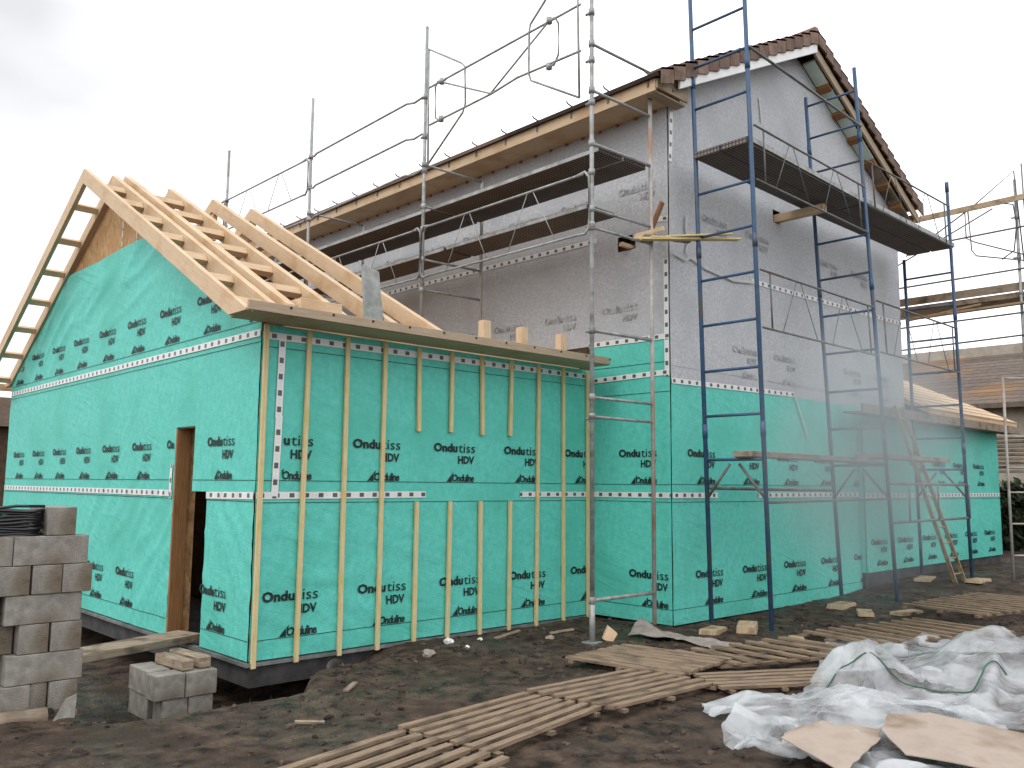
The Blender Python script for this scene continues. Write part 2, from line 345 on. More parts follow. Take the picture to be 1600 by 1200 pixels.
    def build(s, name, m, parent=None, smooth=False, bevel=0):
        o_ = org(parent) if parent else Vector()
        me = bpy.data.meshes.new(name)
        me.from_pydata([(x - o_.x, y - o_.y, z - o_.z) for x, y, z in s.v], [], s.f)
        ul = me.uv_layers.new(name='UVMap'); k = 0
        for f in s.uv:
            for q in f: ul.data[k].uv = q; k += 1
        if bevel:
            bm = bmesh.new(); bm.from_mesh(me)
            bmesh.ops.bevel(bm, geom=bm.edges[:], offset=bevel, segments=1, affect='EDGES', clamp_overlap=True)
            bm.to_mesh(me); bm.free()
        me.materials.append(M[m] if isinstance(m, str) else m)
        if smooth:
            for q in me.polygons: q.use_smooth = True
        ob = bpy.data.objects.new(name, me); COL.objects.link(ob)
        if parent: ob.parent = parent
        return ob
def solo(mb, name, m, base, label, cat, group=None, **k):
    """a thing that is a single mesh, with its origin at its base"""
    b = Vector(base); mb.v = [(x - b.x, y - b.y, z - b.z) for x, y, z in mb.v]
    o = mb.build(name, m, **k); o.location = b
    return tag(o, label, cat, group)
def sstep(a, b, x):
    t = max(0, min(1, (x - a) / (b - a))); return t * t * (3 - 2 * t)
def nz3(x, y, z=0.): return mnoise.noise(Vector((x, y, z)))

# ------------------------------------------------------------------ key dimensions
XM, YM, YE = 4.6206, 1.2530, 10.8          # main house: eave wall plane x, gable wall plane y=-YM, far end
XR = 11.26; XA = (XM + XR) / 2             # right wall and ridge of the main house
WA = 8.54; YR = WA / 2                     # annex width and ridge

def hgt(x, y):
    h = .03 * nz3(x * .5, y * .5) + .022 * nz3(x * 1.7, y * 1.7, 3) + .012 * nz3(x * 5, y * 5, 7) + .006 * nz3(x * 13, y * 13, 5)
    h -= .03; h += .020 * nz3(x * 3.1, y * 3.1, 11) * sstep(-.4, .5, nz3(x * .7, y * .7, 15)); h += .022 * abs(nz3(x * 6, y * 6, 19)) + .012 * abs(nz3(x * 14, y * 14, 29)) - .008
    h += .20 * sstep(6.5, 12, x)
    yd = -.10 - .62 * sstep(.45, -.15, x)
    dip = sstep(1.7, .3, x) * sstep(yd - .5, yd, y) * sstep(-1.75, -1.1, x)
    h -= .50 * dip
    if x < -1.2: h += .03 * sstep(-1.2, -2.2, x)
    return h

# ------------------------------------------------------------------ ground
def lines(segs):
    r = []
    for a, b, st in segs:
        n = max(1, round((b - a) / st)); r += [a + (b - a) * i / n for i in range(n)]
    return r + [segs[-1][1]]
gx = lines([(-500, -100, 100), (-100, -20, 20), (-20, -5, 2.5), (-5, 8, .055), (8, 17, .18), (17, 40, 2.5), (40, 100, 20), (100, 600, 100)])
gy = lines([(-300, -60, 60), (-60, -10, 10), (-10, -6.2, .6), (-6.2, 1.6, .055), (1.6, 4, .3), (4, 40, 4), (40, 100, 20), (100, 700, 100)])
g = MB()
g.v = [(x, y, hgt(x, y) if abs(x) < 40 and abs(y) < 40 else 0) for y in gy for x in gx]
nx = len(gx)
for j in range(len(gy) - 1):
    for i in range(nx - 1):
        g.f.append([j * nx + i, j * nx + i + 1, (j + 1) * nx + i + 1, (j + 1) * nx + i])
g.uv = [[(0, 0)] * 4] * len(g.f)
ground = g.build('ground', 'mud', smooth=True); ground['kind'] = 'structure'

# ------------------------------------------------------------------ printed wall membranes
class Wall:
    """s runs to the right as one reads the print; the wall is displaced a little outwards like loose membrane"""
    def __init__(s, p0, ds, nrm, seed, wr=None): s.p0 = Vector(p0); s.ds = Vector(ds); s.n = Vector(nrm); s.seed = seed; s.wr = wr
    def d(s, a, z):
        v = .007 + .006 * nz3(a * .9, z * .8, s.seed) + .0035 * nz3(a * 2.6, z * 2.2, s.seed + 5)
        v += .0022 * nz3(a * 9 + z * 4, z * 2, s.seed + 9) + .007 * max(0, .35 - 1.6 * abs(nz3(a * 1.1 + z * .5, z * 1.3 - a * .3, s.seed + 31)))
        if s.wr:
            for (ca, cz, ra, rz, ang, fr, amp) in s.wr:
                q = math.exp(-((a - ca) / ra) ** 2 - ((z - cz) / rz) ** 2)
                if q > .02:
                    t = a * math.cos(ang) + z * math.sin(ang)
                    u_ = -a * math.sin(ang) + z * math.cos(ang)
                    v += amp * q * (.45 - 1.9 * abs(nz3(t * fr * .12, u_ * fr * .6, s.seed + 20)))
        return max(.004, v)
    def P(s, a, z, off=0.):
        p = s.p0 + s.ds * a + s.n * (s.d(a, z) + off); return (p.x, p.y, p.z + z)
    def grid(s, a0, a1, zlo, zhi, step=.05, holes=(), extra_a=(), extra_z=()):
        mb = MB()
        zmin = min(zlo(a0), zlo(a1)); zmax = max(zhi(a0 + (a1 - a0) * i / 40) for i in range(41))
        def lin(lo_, hi_, ex):
            n = max(1, math.ceil((hi_ - lo_) / step)); r = [lo_ + (hi_ - lo_) * i / n for i in range(n + 1)]
            for e in ex:
                if lo_ < e < hi_:
                    k = min(range(len(r)), key=lambda i: abs(r[i] - e))
                    if 0 < k < len(r) - 1 and abs(r[k] - e) < step * .4: r[k] = e
                    else: r.append(e)
            return sorted(r)
        A = lin(a0, a1, [q for h in holes for q in (h[0], h[1])] + list(extra_a))
        Z = lin(zmin, zmax, [q for h in holes for q in (h[2], h[3])] + list(extra_z))
        idx = {}
        def vi(i, j):
            z = max(zlo(A[i]), min(zhi(A[i]), Z[j])); k = (i, round(z, 5))
            if k not in idx: idx[k] = len(mb.v); mb.v.append(s.P(A[i], z))
            return idx[k]
        flip = s.ds.cross(Vector((0, 0, 1))).dot(s.n) < 0
        for i in range(len(A) - 1):
            for j in range(len(Z) - 1):
                ca, cz = (A[i] + A[i + 1]) / 2, (Z[j] + Z[j + 1]) / 2
                if any(h[0] < ca < h[1] and h[2] < cz < h[3] for h in holes): continue
                q = [vi(i, j), vi(i + 1, j), vi(i + 1, j + 1), vi(i, j + 1)]
                u_ = []
                for t in q:
                    if t not in u_: u_.append(t)
                if len(u_) < 3: continue
                if flip: u_.reverse()
                mb.f.append(u_); mb.uv.append([(0, 0)] * len(u_))
        return mb
    def strip(s, mb, a0, z0, a1, z1, wd, off, step=.05):
        l = math.hypot(a1 - a0, z1 - z0); n = max(1, round(l / step)); ta, tz = (a1 - a0) / l, (z1 - z0) / l
        pa, pz = -tz * wd / 2, ta * wd / 2
        k = random.random() * .15
        for i in range(n):
            q0, q1 = i / n, (i + 1) / n
            c = [(a0 + (a1 - a0) * q0 - pa, z0 + (z1 - z0) * q0 - pz), (a0 + (a1 - a0) * q1 - pa, z0 + (z1 - z0) * q1 - pz),
                 (a0 + (a1 - a0) * q1 + pa, z0 + (z1 - z0) * q1 + pz), (a0 + (a1 - a0) * q0 + pa, z0 + (z1 - z0) * q0 + pz)]
            mb.add([s.P(x, z, off) for x, z in c], [(0, 1, 2, 3)], [[(k + q0 * l, 0), (k + q1 * l, 0), (k + q1 * l, 1), (k + q0 * l, 1)]])

# lettering of the membrane as a flat template in metres (origin: left end of the baseline of the big word)
def text_mesh(txt, size, bold, shear=0., space=1.):
    cu = bpy.data.curves.new('lettering', 'FONT'); cu.body = txt; cu.size = size; cu.offset = bold; cu.shear = shear; cu.space_character = space
    cu.resolution_u = 2
    ob = bpy.data.objects.new('lettering', cu); COL.objects.link(ob)
    dg = bpy.context.evaluated_depsgraph_get(); dg.update()
    me = bpy.data.meshes.new_from_object(ob.evaluated_get(dg))
    v = [(q.co.x, q.co.y) for q in me.vertices]; f = [list(q.vertices) for q in me.polygons]
    bpy.data.objects.remove(ob); bpy.data.curves.remove(cu); bpy.data.meshes.remove(me)
    return v, f
def fit(vf, x0, x1, y0, y1):
    v, f = vf; ax = min(q[0] for q in v); bx = max(q[0] for q in v); ay = min(q[1] for q in v); by = max(q[1] for q in v)
    return [(x0 + (q[0] - ax) / (bx - ax) * (x1 - x0), y0 + (q[1] - ay) / (by - ay) * (y1 - y0)) for q in v], f
TW = [fit(text_mesh('Ondu', 1, .045), 0, .335, 0, .098), fit(text_mesh('tiss', 1, .0), .35, .585, 0, .098),
      fit(text_mesh('HDV', 1, .035), .345, .575, -.125, -.037)]
TL = [fit(text_mesh('Onduline', 1, .03, .12, .86), .265, .58, -.322, -.238),
      ([(.185, -.322), (.262, -.322), (.255, -.245)], [[0, 1, 2]]), ([(.235, -.322), (.30, -.322), (.262, -.222), (.25, -.255)], [[0, 1, 2, 3]])]
TL[2] = ([(.268, -.30), (.262, -.235), (.285, -.215), (.280, -.235)], [[0, 3, 2, 1]])
def stamp(mb, wall, a, z, tmpl, off=.0085, amax=None, amin=None, sc_=1.0, zmax=None):
    for v, f in tmpl:
        ok = [q for q in f if all((amax is None or a + v[i][0] * sc_ <= amax) and (amin is None or a + v[i][0] * sc_ >= amin) and (zmax is None or z + v[i][1] * sc_ < zmax(a + v[i][0] * sc_)) for i in q)]
        if ok: mb.add([wall.P(a + x * sc_, z + y * sc_, off) for x, y in v], ok)

# ================================================================== ANNEX (front wing under construction)
annex = thing('house_annex', (0, 0, -.2), 'turquoise wrapped low annex with open rafter roof and a tall narrow door gap', 'house annex')
WS = Wall((0, 0, 0), (1, 0, 0), (0, -1, 0), 1.3, wr=[(.4, .7, 1.1, .8, 2.75, 9, .030), (1.3, .55, 1.6, .8, 2.95, 11, .016), (1.3, .12, 2.5, .25, .2, 6, .014), (2.4, 2.4, 2, .6, 2.6, 7, .010), (3.2, .8, 1.5, .9, 2.8, 8, .010)])
WG = Wall((0, 0, 0), (0, -1, 0), (-1, 0, 0), 4.1, wr=[(-.45, 1.1, .6, .8, 2.2, 8, .030), (-3, 1.1, 1.8, .6, .8, 6, .016), (-2.2, .6, .8, .8, .7, 8, .024), (-4.0, 4.15, 1.6, .45, .35, 5, .05), (-6, 3.9, 1.5, .5, .6, 5, .04)])
def zroofA(y): return 5.40 - .53 * abs(y - YR)
DOOR = [(-1.81, -1.34, -.2, 2.17), (-1.35, -1.0, -.2, 1.50)]
gab = WG.grid(-WA, 0, lambda a: 0, lambda a: min(4.52 + .012 * math.sin(a * 3), zroofA(-a) + .02), holes=DOOR, extra_a=(-YR,)).build('gable_membrane', 'green', annex, smooth=True)
sid = WS.grid(0, XM - .01, lambda a: 0, lambda a: 3.07).build('side_membrane', 'green', annex, smooth=True)
ROWS = (.505, 1.945, 3.435)
mb = MB()
for zr, st in ((ROWS[0], .10), (ROWS[1], 1.02)):
    for k in range(-1, 5):
        stamp(mb, WS, st + 1.03 * k, zr, TW + TL, amin=.23 if zr > 1 else .045, amax=4.6)
for zz in (ROWS[0] - .33, ROWS[1] - .33, 1.41, 2.86): WS.strip(mb, .0, zz, 4.6, zz, .006, .006)
mb.onto(sid, 'ink')
mb = MB()
for k in range(9):
    a = -1.03 + -1.01 * k
    stamp(mb, WG, a, ROWS[1], TW + TL, amin=-8.5, amax=-1.83 if k else None)
    if k != 1: stamp(mb, WG, a - .02 if k == 0 else a - .31, ROWS[0], TW + TL, amin=-8.5, amax=-1.83 if k else None)
    stamp(mb, WG, -1.44 - 1.0 * k + (0), ROWS[2], TW + TL, amin=-8.5, zmax=lambda a: zroofA(-a) - .03)
stamp(mb, WG, -.43, ROWS[2], TW + TL, amax=-.02, zmax=lambda a: zroofA(-a) - .03)
for zz in (ROWS[1] - .33, 1.42):
    WG.strip(mb, -8.5, zz, -1.83, zz, .006, .006); WG.strip(mb, -1.0 if zz < 1.5 else -1.33, zz, 0, zz, .006, .006)
for zz in (ROWS[2] - .34, 2.9): WG.strip(mb, -8.5, zz, 0, zz, .006, .006)
WG.strip(mb, -8.5, ROWS[0] - .33, -1.83, ROWS[0] - .33, .006, .006); WG.strip(mb, -1.0, ROWS[0] - .33, 0, ROWS[0] - .33, .006, .006)
mb.onto(gab, 'ink')
mb = MB()
WS.strip(mb, .0, 2.965, 4.6, 2.985, .068, .010); mb.build('joint_tape', 'tape', sid)
mb = MB(); WS.strip(mb, .0, 1.475, 1.95, 1.485, .066, .010); mb.build('joint_tape', 'tape', sid)
mb = MB(); WS.strip(mb, 3.35, 1.485, 4.6, 1.485, .062, .010); mb.build('joint_tape', 'tape', sid)
mb = MB(); WS.strip(mb, .185, 1.45, .20, 2.22, .07, .0115); WS.strip(mb, .192, 2.19, .205, 2.95, .07, .013); mb.build('joint_tape', 'tape', sid)
mb = MB(); WG.strip(mb, -8.5, 2.985, 0, 2.985, .068, .010); mb.build('joint_tape', 'tape', gab)
mb = MB(); WG.strip(mb, -8.5, 1.475, -1.83, 1.475, .066, .010); mb.build('joint_tape', 'tape', gab)
mb = MB(); WG.strip(mb, -1.0, 1.465, 0, 1.475, .066, .010); mb.build('joint_tape', 'tape', gab)
mb = MB(); WG.strip(mb, -1.87, 1.42, -1.87, 1.78, .06, .012); mb.build('joint_tape', 'tape', gab)
# sheathing behind the membrane
osb = MB(); T = .2
def yz(l, x=.03): return [(x, y, z) for y, z in l]
osb.prism(yz([(1.81, 0), (1.81, zroofA(1.81)), (YR, zroofA(YR)), (WA, zroofA(WA)), (WA, 0)]), (T, 0, 0))
osb.prism(yz([(0, 0), (0, zroofA(0)), (.98, zroofA(.98)), (.98, 0)]), (T, 0, 0))
osb.prism(yz([(.98, 2.2), (.98, zroofA(.98)), (1.81, zroofA(1.81)), (1.81, 2.2)]), (T, 0, 0))
osb.build('gable_sheathing', 'osb', annex)
MB().box((T + .012, .012, 0), (XM, .15, 3.06)).build('side_sheathing', 'osb', annex)
MB().box((T + .012, WA - .15, 0), (XM, WA, 3.06)).build('side_sheathing', 'osb', annex)
MB().box((1.0, .15, 2.72), (XM, WA - .15, 2.8)).build('attic_shade_deck', 'osb', annex)  # unseen deck added to darken the interior, stopped short to leak some light
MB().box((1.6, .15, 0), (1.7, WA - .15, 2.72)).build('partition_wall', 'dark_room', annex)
MB().box((.03, .03, -.24), (XM, WA - .02, -.045)).build('floor_slab', 'dark_concrete', annex)
MB().box((.9, .75, -1.0), (XM, WA - .5, -.24)).build('foundation_wall', 'dark_concrete', annex)
z_ = MB(); z_.box((-.035, -.035, -.045), (XM, .03, -.012)); z_.box((-.035, .03, -.045), (.03, WA, -.012)); z_.build('sill_flashing', 'zinc', annex)
jm = MB(); jm.box((-.012, 1.775, -.01), (.135, 1.812, 2.16)); jm.build('door_jamb', 'brown_wood', annex)
MB().box((.02, .985, -.01), (.24, 1.02, 2.16)).build('door_jamb', 'brown_wood', annex)
MB().box((.015, 1.02, 2.16), (.24, 1.775, 2.195)).build('door_lintel', 'wood', annex)
# battens on the side wall
for i in range(11):
    x = .02 + .45 * i if i else .03
    wd = .046
    sp = [(-.055, 3.05)] if i not in (4, 5, 6, 7) else [(-.05, 1.41), (2.15 + .01 * (i % 2), 3.05)]
    if i == 0: sp = [(-.06, 3.06)]
    for a, b in sp:
        q = MB(); dx = random.uniform(-.012, .012)
        q.bar((x + dx, -.034, a), (x - dx, -.034, b), wd, .030, (0, 1, 0)); q.build('batten', 'batten', annex, bevel=.002)
# eaves, rafters, barge boards
EY, EZ = -.46, 3.075
eb = MB().box((-.385, EY - .03, EZ + .01), (4.43, EY, EZ + .098)).build('eave_board', 'fascia', annex, bevel=.003)
MB().box((-.33, EY, EZ + .005), (4.43, -.02, EZ + .03)).build('soffit_board', 'wood', annex)
kn = MB()
for k in range(11):
    kn.tube([(.02 + .44 * k, EY - .034, EZ + .075), (.02 + .44 * k, EY - .028, EZ + .075)], .013, 8)
kn.onto(eb, 'ink')
def rafter(x, wd, name, y0=-.42, dz=0., ht=.19, zc=3.13):
    zt = lambda y: 5.60 + dz - .53 * (YR - y)
    yl = YR - (5.60 + dz - ht - zc) / .53                 # where the underside meets the level cut
    for sgn in (1, -1):
        Y = lambda y: YR + sgn * (y - YR)
        pl = [(y0, max(zc, zt(y0))), (YR - .002, zt(YR)), (YR - .002, zt(YR) - ht), (yl, zc)]
        if zt(y0) > zc + .01: pl.append((y0, zc))
        q = MB(); q.prism([(x - wd / 2, Y(y), z) for y, z in pl], (wd, 0, 0))
        vs_ = [Vector(v) for v in q.v]; k = random.random() * 5
        q.uv = [[(k + vs_[i].y * .88 + vs_[i].z * .47, vs_[i].z * .88 - abs(vs_[i].y - YR) * -.47 + vs_[i].x) for i in f] for f in q.f]
        q.build(name, 'wood', annex, bevel=.003)
rafter(-.36, .055, 'barge_rafter', y0=-.43, ht=.20, zc=3.085)
rafter(.0, .075, 'rafter', y0=-.36, dz=.0)
rafter(.17, .09, 'rafter', y0=-.22, dz=.03)
for x in (.76, 1.375, 1.965): rafter(x, .085, 'rafter', y0=-.40, dz=.0)
for x in (2.44, 3.01, 3.66):
    MB().box((x - .055, -.42, 3.135), (x + .055, -.33, 3.38)).build('rafter_stub', 'wood', annex, bevel=.004)
for k in range(7):
    t = .52 + .63 * k
    for sgn in (1, -1):
        y = YR - sgn * t; z = 5.60 - .53 * t - .095
        q = MB(); q.bar((-.33, y, z), (-.04, y, z), .085, .085, (0, .53 * sgn, 1)); q.build('lookout', 'wood', annex, bevel=.003)
        if k < 6:
            t2 = t - .02; y = YR - sgn * t2; z = 5.60 - .53 * t2 - .095
            q = MB(); q.bar((.217, y, z), (.716, y, z), .085, .085, (0, .53 * sgn, 1)); q.build('noggin', 'wood', annex, bevel=.003)
for y in (3.92, 3.42):
    q = MB(); zz = 4.50
    while zz < zroofA(y) - .12:
        l = random.uniform(.03, .12); q.box((.02, y - .012, zz), (.0295, y + .012, zz + l)); zz += l + random.uniform(.01, .05)
    q.build('board_joint', 'litter', annex)
MB().box((.25, -.25, 3.13), (.70, -.05, 3.32)).build('eave_blocking', 'wood', annex, bevel=.003)
for x in (.76, 1.375, 1.965):
    MB().box((x + .045, YR - 1.2, 4.80), (x + .085, YR + 1.2, 4.93)).build('collar_tie', 'wood', annex)
    MB().box((x - .035, YR - .05, 5.0), (x + .03, YR + .05, 5.38)).build('king_post', 'wood', annex)
MB().box((.3, .16, 3.06), (XM - .05, .30, 3.16)).build('wall_plate', 'wood', annex)
MB().box((.3, WA - .30, 3.06), (XM - .05, WA - .16, 3.16)).build('wall_plate', 'wood', annex)
MB().box((-.33, WA + .40, EZ), (4.43, WA + .44, EZ + .115)).build('eave_board', 'wood', annex)
# steel flashing leaning on the annex rafters
q = MB(); q.prism([(1.06, -.12, 3.22), (1.30, -.10, 3.20), (1.44, .22, 3.86), (1.22, .20, 3.90)], (.01, .05, -.02))
solo(q, 'steel_flashing', 'zinc', (1.2, 0, 3.2), 'bent strip of grey steel flashing leaning against the annex rafters above the eave', 'flashing')

# ================================================================== MAIN HOUSE
house = thing('house', (XM, -YM, -.1), 'tall two storey house wrapped in grey and turquoise membrane with a brown tiled roof', 'house')
ME = Wall((XM, 0, 0), (0, -1, 0), (-1, 0, 0), 8.2)
MG = Wall((0, -YM, 0), (1, 0, 0), (0, -1, 0), 11.7, wr=[(6, .3, 2, .5, 1.2, 4, .008), (5.4, 4.2, .8, .4, 1.2, 5, .015)])
SL = .53
def zmain(x): return 8.01 - SL * abs(x - XA)
HE = [(.47, .75, 4.55, 4.74)]
HG = [(7.06, 7.26, 5.32, 5.50)]
MB().prism([(XM + .25, -YM + .25, -.3), (XM + .25, -YM + .25, zmain(XM) - .02), (XA, -YM + .25, zmain(XA) - .15), (XR, -YM + .25, zmain(XR) - .02), (XR, -YM + .25, -.3)], (0, YE + YM - .25, 0)).build('timber_walls', 'osb', house)
cw = MB(); cw.box((XM + .01, .0, -.3), (XM + .12, YE, 6.2)); cw.build('wall_sheathing', 'dark_room', house)
eg = ME.grid(-.0, YM, lambda a: 0, lambda a: 3.39).build('green_membrane', 'green', house, smooth=True)
ee = ME.grid(-YE, YM, lambda a: 3.39, lambda a: 6.27, holes=HE).build('grey_membrane', 'grey', house, smooth=True)
gg = MG.grid(XM, XR, lambda a: 0, lambda a: 2.86).build('green_membrane', 'green', house, smooth=True)
gt = MG.grid(XM, XR, lambda a: 2.86, lambda a: zmain(a) + (.16 if a < XA - .05 else .02), holes=HG, extra_a=(XA,)).build('grey_membrane', 'grey', house, smooth=True)
mb = MB()
for zr, st in ((1.945, .47), (.505, .62)): stamp(mb, ME, st, zr, TW + TL, amax=YM)
for zz in (1.615, .175, 1.41, 3.08, 2.72): ME.strip(mb, 0.02, zz, YM, zz, .006, .006)
mb.onto(eg, 'ink')
mb = MB()
for zr, st in ((1.95, 4.93), (.505, 5.06)):
    for k in range(6): stamp(mb, MG, st + 1.03 * k, zr, TW + TL, amax=XR)
for zz in (1.62, .175, 1.41): MG.strip(mb, XM, zz, XR, zz, .006, .006)
mb.onto(gg, 'ink')
mb = MB()
for zr, st in ((3.77, .2), (5.27, .49)):
    for k in range(9): stamp(mb, ME, st - 1.03 * k, zr, TW, amax=YM)
mb.onto(ee, 'faint_ink')
mb = MB()
for zr, st in ((3.34, 4.93), (4.95, 5.3), (6.0, 5.9)):
    for k in range(6):
        if st + 1.03 * k < XR - .7 and (k * 7 + int(zr * 3)) % 3 != 1: stamp(mb, MG, st + 1.03 * k, zr, TW if zr != 3.34 else TW + TL)
mb.onto(gt, 'faint_ink')
mb = MB(); MG.strip(mb, XM, 3.03, XR, 3.03, .005, .006); mb.onto(gt, 'faint_ink')
for (a0, z0, a1, z1, p_) in ((-.02, 3.40, YM, 3.385, eg), (.0, 2.93, YM, 2.95, eg), (.0, 1.485, YM, 1.49, eg), (-4.6, 4.80, .12, 4.775, ee), (1.02, 4.86, YM, 4.83, ee)):
    mb = MB(); ME.strip(mb, a0, z0, a1, z1, .066, .010); mb.build('joint_tape', 'tape', p_)
for (a0, z0, a1, z1, p_) in ((XM, 2.845, 7.5, 2.90, gt), (XM, 1.49, 5.55, 1.49, gg), (6.5, 1.49, XR, 1.50, gg), (6.45, 4.36, XR, 4.42, gt)):
    mb = MB(); MG.strip(mb, a0, z0, a1, z1, .066, .010); mb.build('joint_tape', 'tape', p_)
mb = MB(); ME.strip(mb, YM - .035, 2.9, YM - .035, 4.33, .068, .009); mb.build('corner_tape', 'tape', ee)
mb = MB(); MG.strip(mb, XM + .02, 5.55, XM + .06, 6.2, .07, .009); mb.build('corner_tape', 'tape', gt)
# loose hanging tape tails
q = MB(); pts = [(4.95, 4.93), (4.93, 4.75), (4.98, 4.62), (4.93, 4.45)]
for (a, z), (a2, z2) in zip(pts, pts[1:]): MG.strip(q, a, z, a2, z2, .055, .03, .05)
q.build('loose_tape', 'tape_back', gt)
q = MB(); pts = [(4.66, 4.40), (4.92, 4.36), (5.0, 4.42), (5.4, 4.33), (6.0, 4.29), (6.45, 4.34)]
for (a, z), (a2, z2) in zip(pts, pts[1:]): MG.strip(q, a, z, a2, z2, .04, .035, .08)
q.build('loose_tape', 'tape_back', gt)
q = MB(); MG.strip(q, 7.5, 2.88, 7.85, 2.3, .03, .03, .08); q.build('loose_tape', 'tape_back', gg)
q = MB(); MG.strip(q, 6.75, 7.05, 6.79, 6.70, .035, .02, .08); q.build('loose_tape', 'tape_back', gt)
# dark plates inside the two wall holes, their shade put into the colour
for (x0, x1, y0, y1, z0, z1) in ((XM + .02, XM + .24, -HE[0][1], -HE[0][0], HE[0][2], HE[0][3]),):
    MB().box((x1 - .02, y0 - .05, z0 - .05), (x1, y1 + .05, z1 + .05)).build('hole_dark_plate', 'dark_room', house)
MB().box((7.0, -YM + .22, 5.26), (7.32, -YM + .24, 5.56)).build('hole_dark_plate', 'dark_room', house)
MB().box((7.13, -1.98, 5.33), (7.23, -YM + .2, 5.44)).build('support_beam', 'wood', house, bevel=.004)
MB().box((4.42, -.70, 4.56), (XM + .2, -.64, 4.61)).build('support_beam', 'wood', house, bevel=.004)
# roof
Y0, Y1 = -1.50, YE + .35
XL, XRR = 4.12, 11.56
def ztile(x): return 8.34 - .507 * abs(x - XA)
for (xa, xb) in ((XL - .05, XA), (XRR + .05, XA)):
    q = MB(); n = 11
    for k in range(n):                                   # stepped tile courses
        x0 = xa + (xb - xa) * k / n; x1 = xa + (xb - xa) * (k + 1) / n
        z0, z1 = ztile(x0), ztile(x1)
        q.add([(x0, Y0 - .02, z0 + .05), (x0, Y1, z0 + .05), (x1, Y1, z1), (x1, Y0 - .02, z1), (x0, Y0 - .02, z0), (x0, Y1, z0), (x1, Y1, z1 - .05), (x1, Y0 - .02, z1 - .05)],
              [(0, 1, 2, 3), (7, 6, 5, 4), (0, 4, 5, 1), (2, 6, 7, 3), (0, 3, 7, 4), (1, 5, 6, 2)],
              [[(0, k * .35), (12, k * .35), (12, k * .35 + .35), (0, k * .35 + .35)]] + [[(0, 0), (.1, 0), (.1, .1), (0, .1)]] * 5)
    q.build('roof_slope', 'tile', house)
    v = MB(); n = 16
    for k in range(n):                                   # verge tiles
        x0 = xa + (xb - xa) * k / n; x1 = xa + (xb - xa) * (k + .94) / n
        z0, z1 = ztile(x0) + .075, ztile(x1) + .03
        for (ya, yb, dn) in ((Y0 - .095, Y0 - .072, .20), (Y0 - .095, Y0 + .12, .028)):
            v.hexa([(x0, ya, z0 - dn), (x0, yb, z0 - dn), (x0, yb, z0), (x0, ya, z0), (x1, ya, z1 - dn), (x1, yb, z1 - dn), (x1, yb, z1), (x1, ya, z1)])
    v.build('verge_tiles', 'verge', house)
rt_ = MB()
for k in range(34):
    y = Y0 - .06 + .36 * k
    rt_.tube([(XA, y, ztile(XA) - .02), (XA, y + .37, ztile(XA) - .005)], [.13, .12], 10)
rt_.build('ridge_tiles', 'verge', house, smooth=True)
q = MB(); q.bar((4.46, Y0 - .05, ztile(4.46) - .185), (XA, Y0 - .05, ztile(XA) - .225), .035, .125, plumb=True); q.build('white_bargeboard', 'white', house, bevel=.006)
q = MB(); q.bar((XRR - .05, Y0 - .02, ztile(XRR - .05) - .25), (XA, Y0 - .02, ztile(XA) - .25), .035, .13, plumb=True); q.build('timber_bargeboard', 'fascia', house)
# soffit of the gable overhang: pale boards between lookouts
q = MB(); q.prism([(XM - .2, Y0, zmain(XM - .2) + .15), (XA - .01, Y0, zmain(XA) + .15), (XA - .01, -YM - .02, zmain(XA) + .15), (XM - .2, -YM - .02, zmain(XM - .2) + .15)], (0, 0, .03)); q.build('soffit_panel', 'old_wood', house)
q = MB(); q.prism([(XL + .01, Y0 + .02, 6.262), (4.74, Y0 + .02, 6.262), (4.74, Y0 + .02, ztile(4.74) - .08), (XL + .01, Y0 + .02, ztile(XL) - .03)], (0, .03, 0)); q.build('eave_end_board', 'fascia', house)
q = MB(); q.box((XL + .02, Y0 + .06, 6.225), (4.74, -YM - .03, 6.245)); q.build('eave_end_soffit', 'fascia', house)
for sgn in (1,):
    for k in range(7):
        t0, t1 = .10 + .5 * k, .10 + .5 * k + .40
        x0, x1 = XA + sgn * t0, XA + sgn * t1
        pale = k in (0, 1, 2, 3)
        q = MB(); q.prism([(x0, Y0 + .03, zmain(x0) + .02), (x1, Y0 + .03, zmain(x1) + .02), (x1, -YM - .02, zmain(x1) + .02), (x0, -YM - .02, zmain(x0) + .02)], (0, 0, .03))
        q.build('soffit_panel', 'mint' if pale else 'old_wood', house)
        x2 = XA + sgn * (t0 + .5)
        q = MB(); q.prism([(x1, Y0 + .025, zmain(x1) - .03), (x2, Y0 + .025, zmain(x2) - .03), (x2, -YM - .015, zmain(x2) - .03), (x1, -YM - .015, zmain(x1) - .03)], (0, 0, .08))
        q.build('lookout', 'brown_wood', house)
# eaves with fascia, soffit and gutter brackets
for xf, sg in ((XL, 1), (XRR, -1)):
    x0, x1 = sorted((xf, xf + sg * .025))
    MB().box((x0, Y0 + .05, 6.235), (x1, Y1, 6.385)).build('fascia_board', 'wood', house)
    x0, x1 = sorted((xf + sg * .03, XM if sg > 0 else XR))
    MB().box((x0, -YM - .02, 6.245), (x1, Y1, 6.27)).build('soffit_board', 'wood', house)
    MB().box((x0, Y0 + .06, 6.255), (x1, -YM - .02, 6.28)).build('soffit_board', 'brown_wood', house)
MB().box((XL - .012, Y0 + .05, 6.388), (XL + .01, Y1, 6.408)).build('roof_underlay', 'rubber', house)
for k in range(19):
    y = -1.35 + .62 * k
    q = MB(); q.bar((XL - .010, y, 6.42), (XL - .012, y, 6.30), .025, .006, (1, 0, 0)); q.tube([(XL + .05, y, 6.455), (XL - .07, y, 6.475), (XL - .095, y, 6.50)], .010, 6); q.build('gutter_bracket', 'dark_steel', house)
vt = MB()
for k in range(40): vt.box((XM - .035, -1.1 + .3 * k, 6.215), (XM - .012, -1.055 + .3 * k, 6.265))
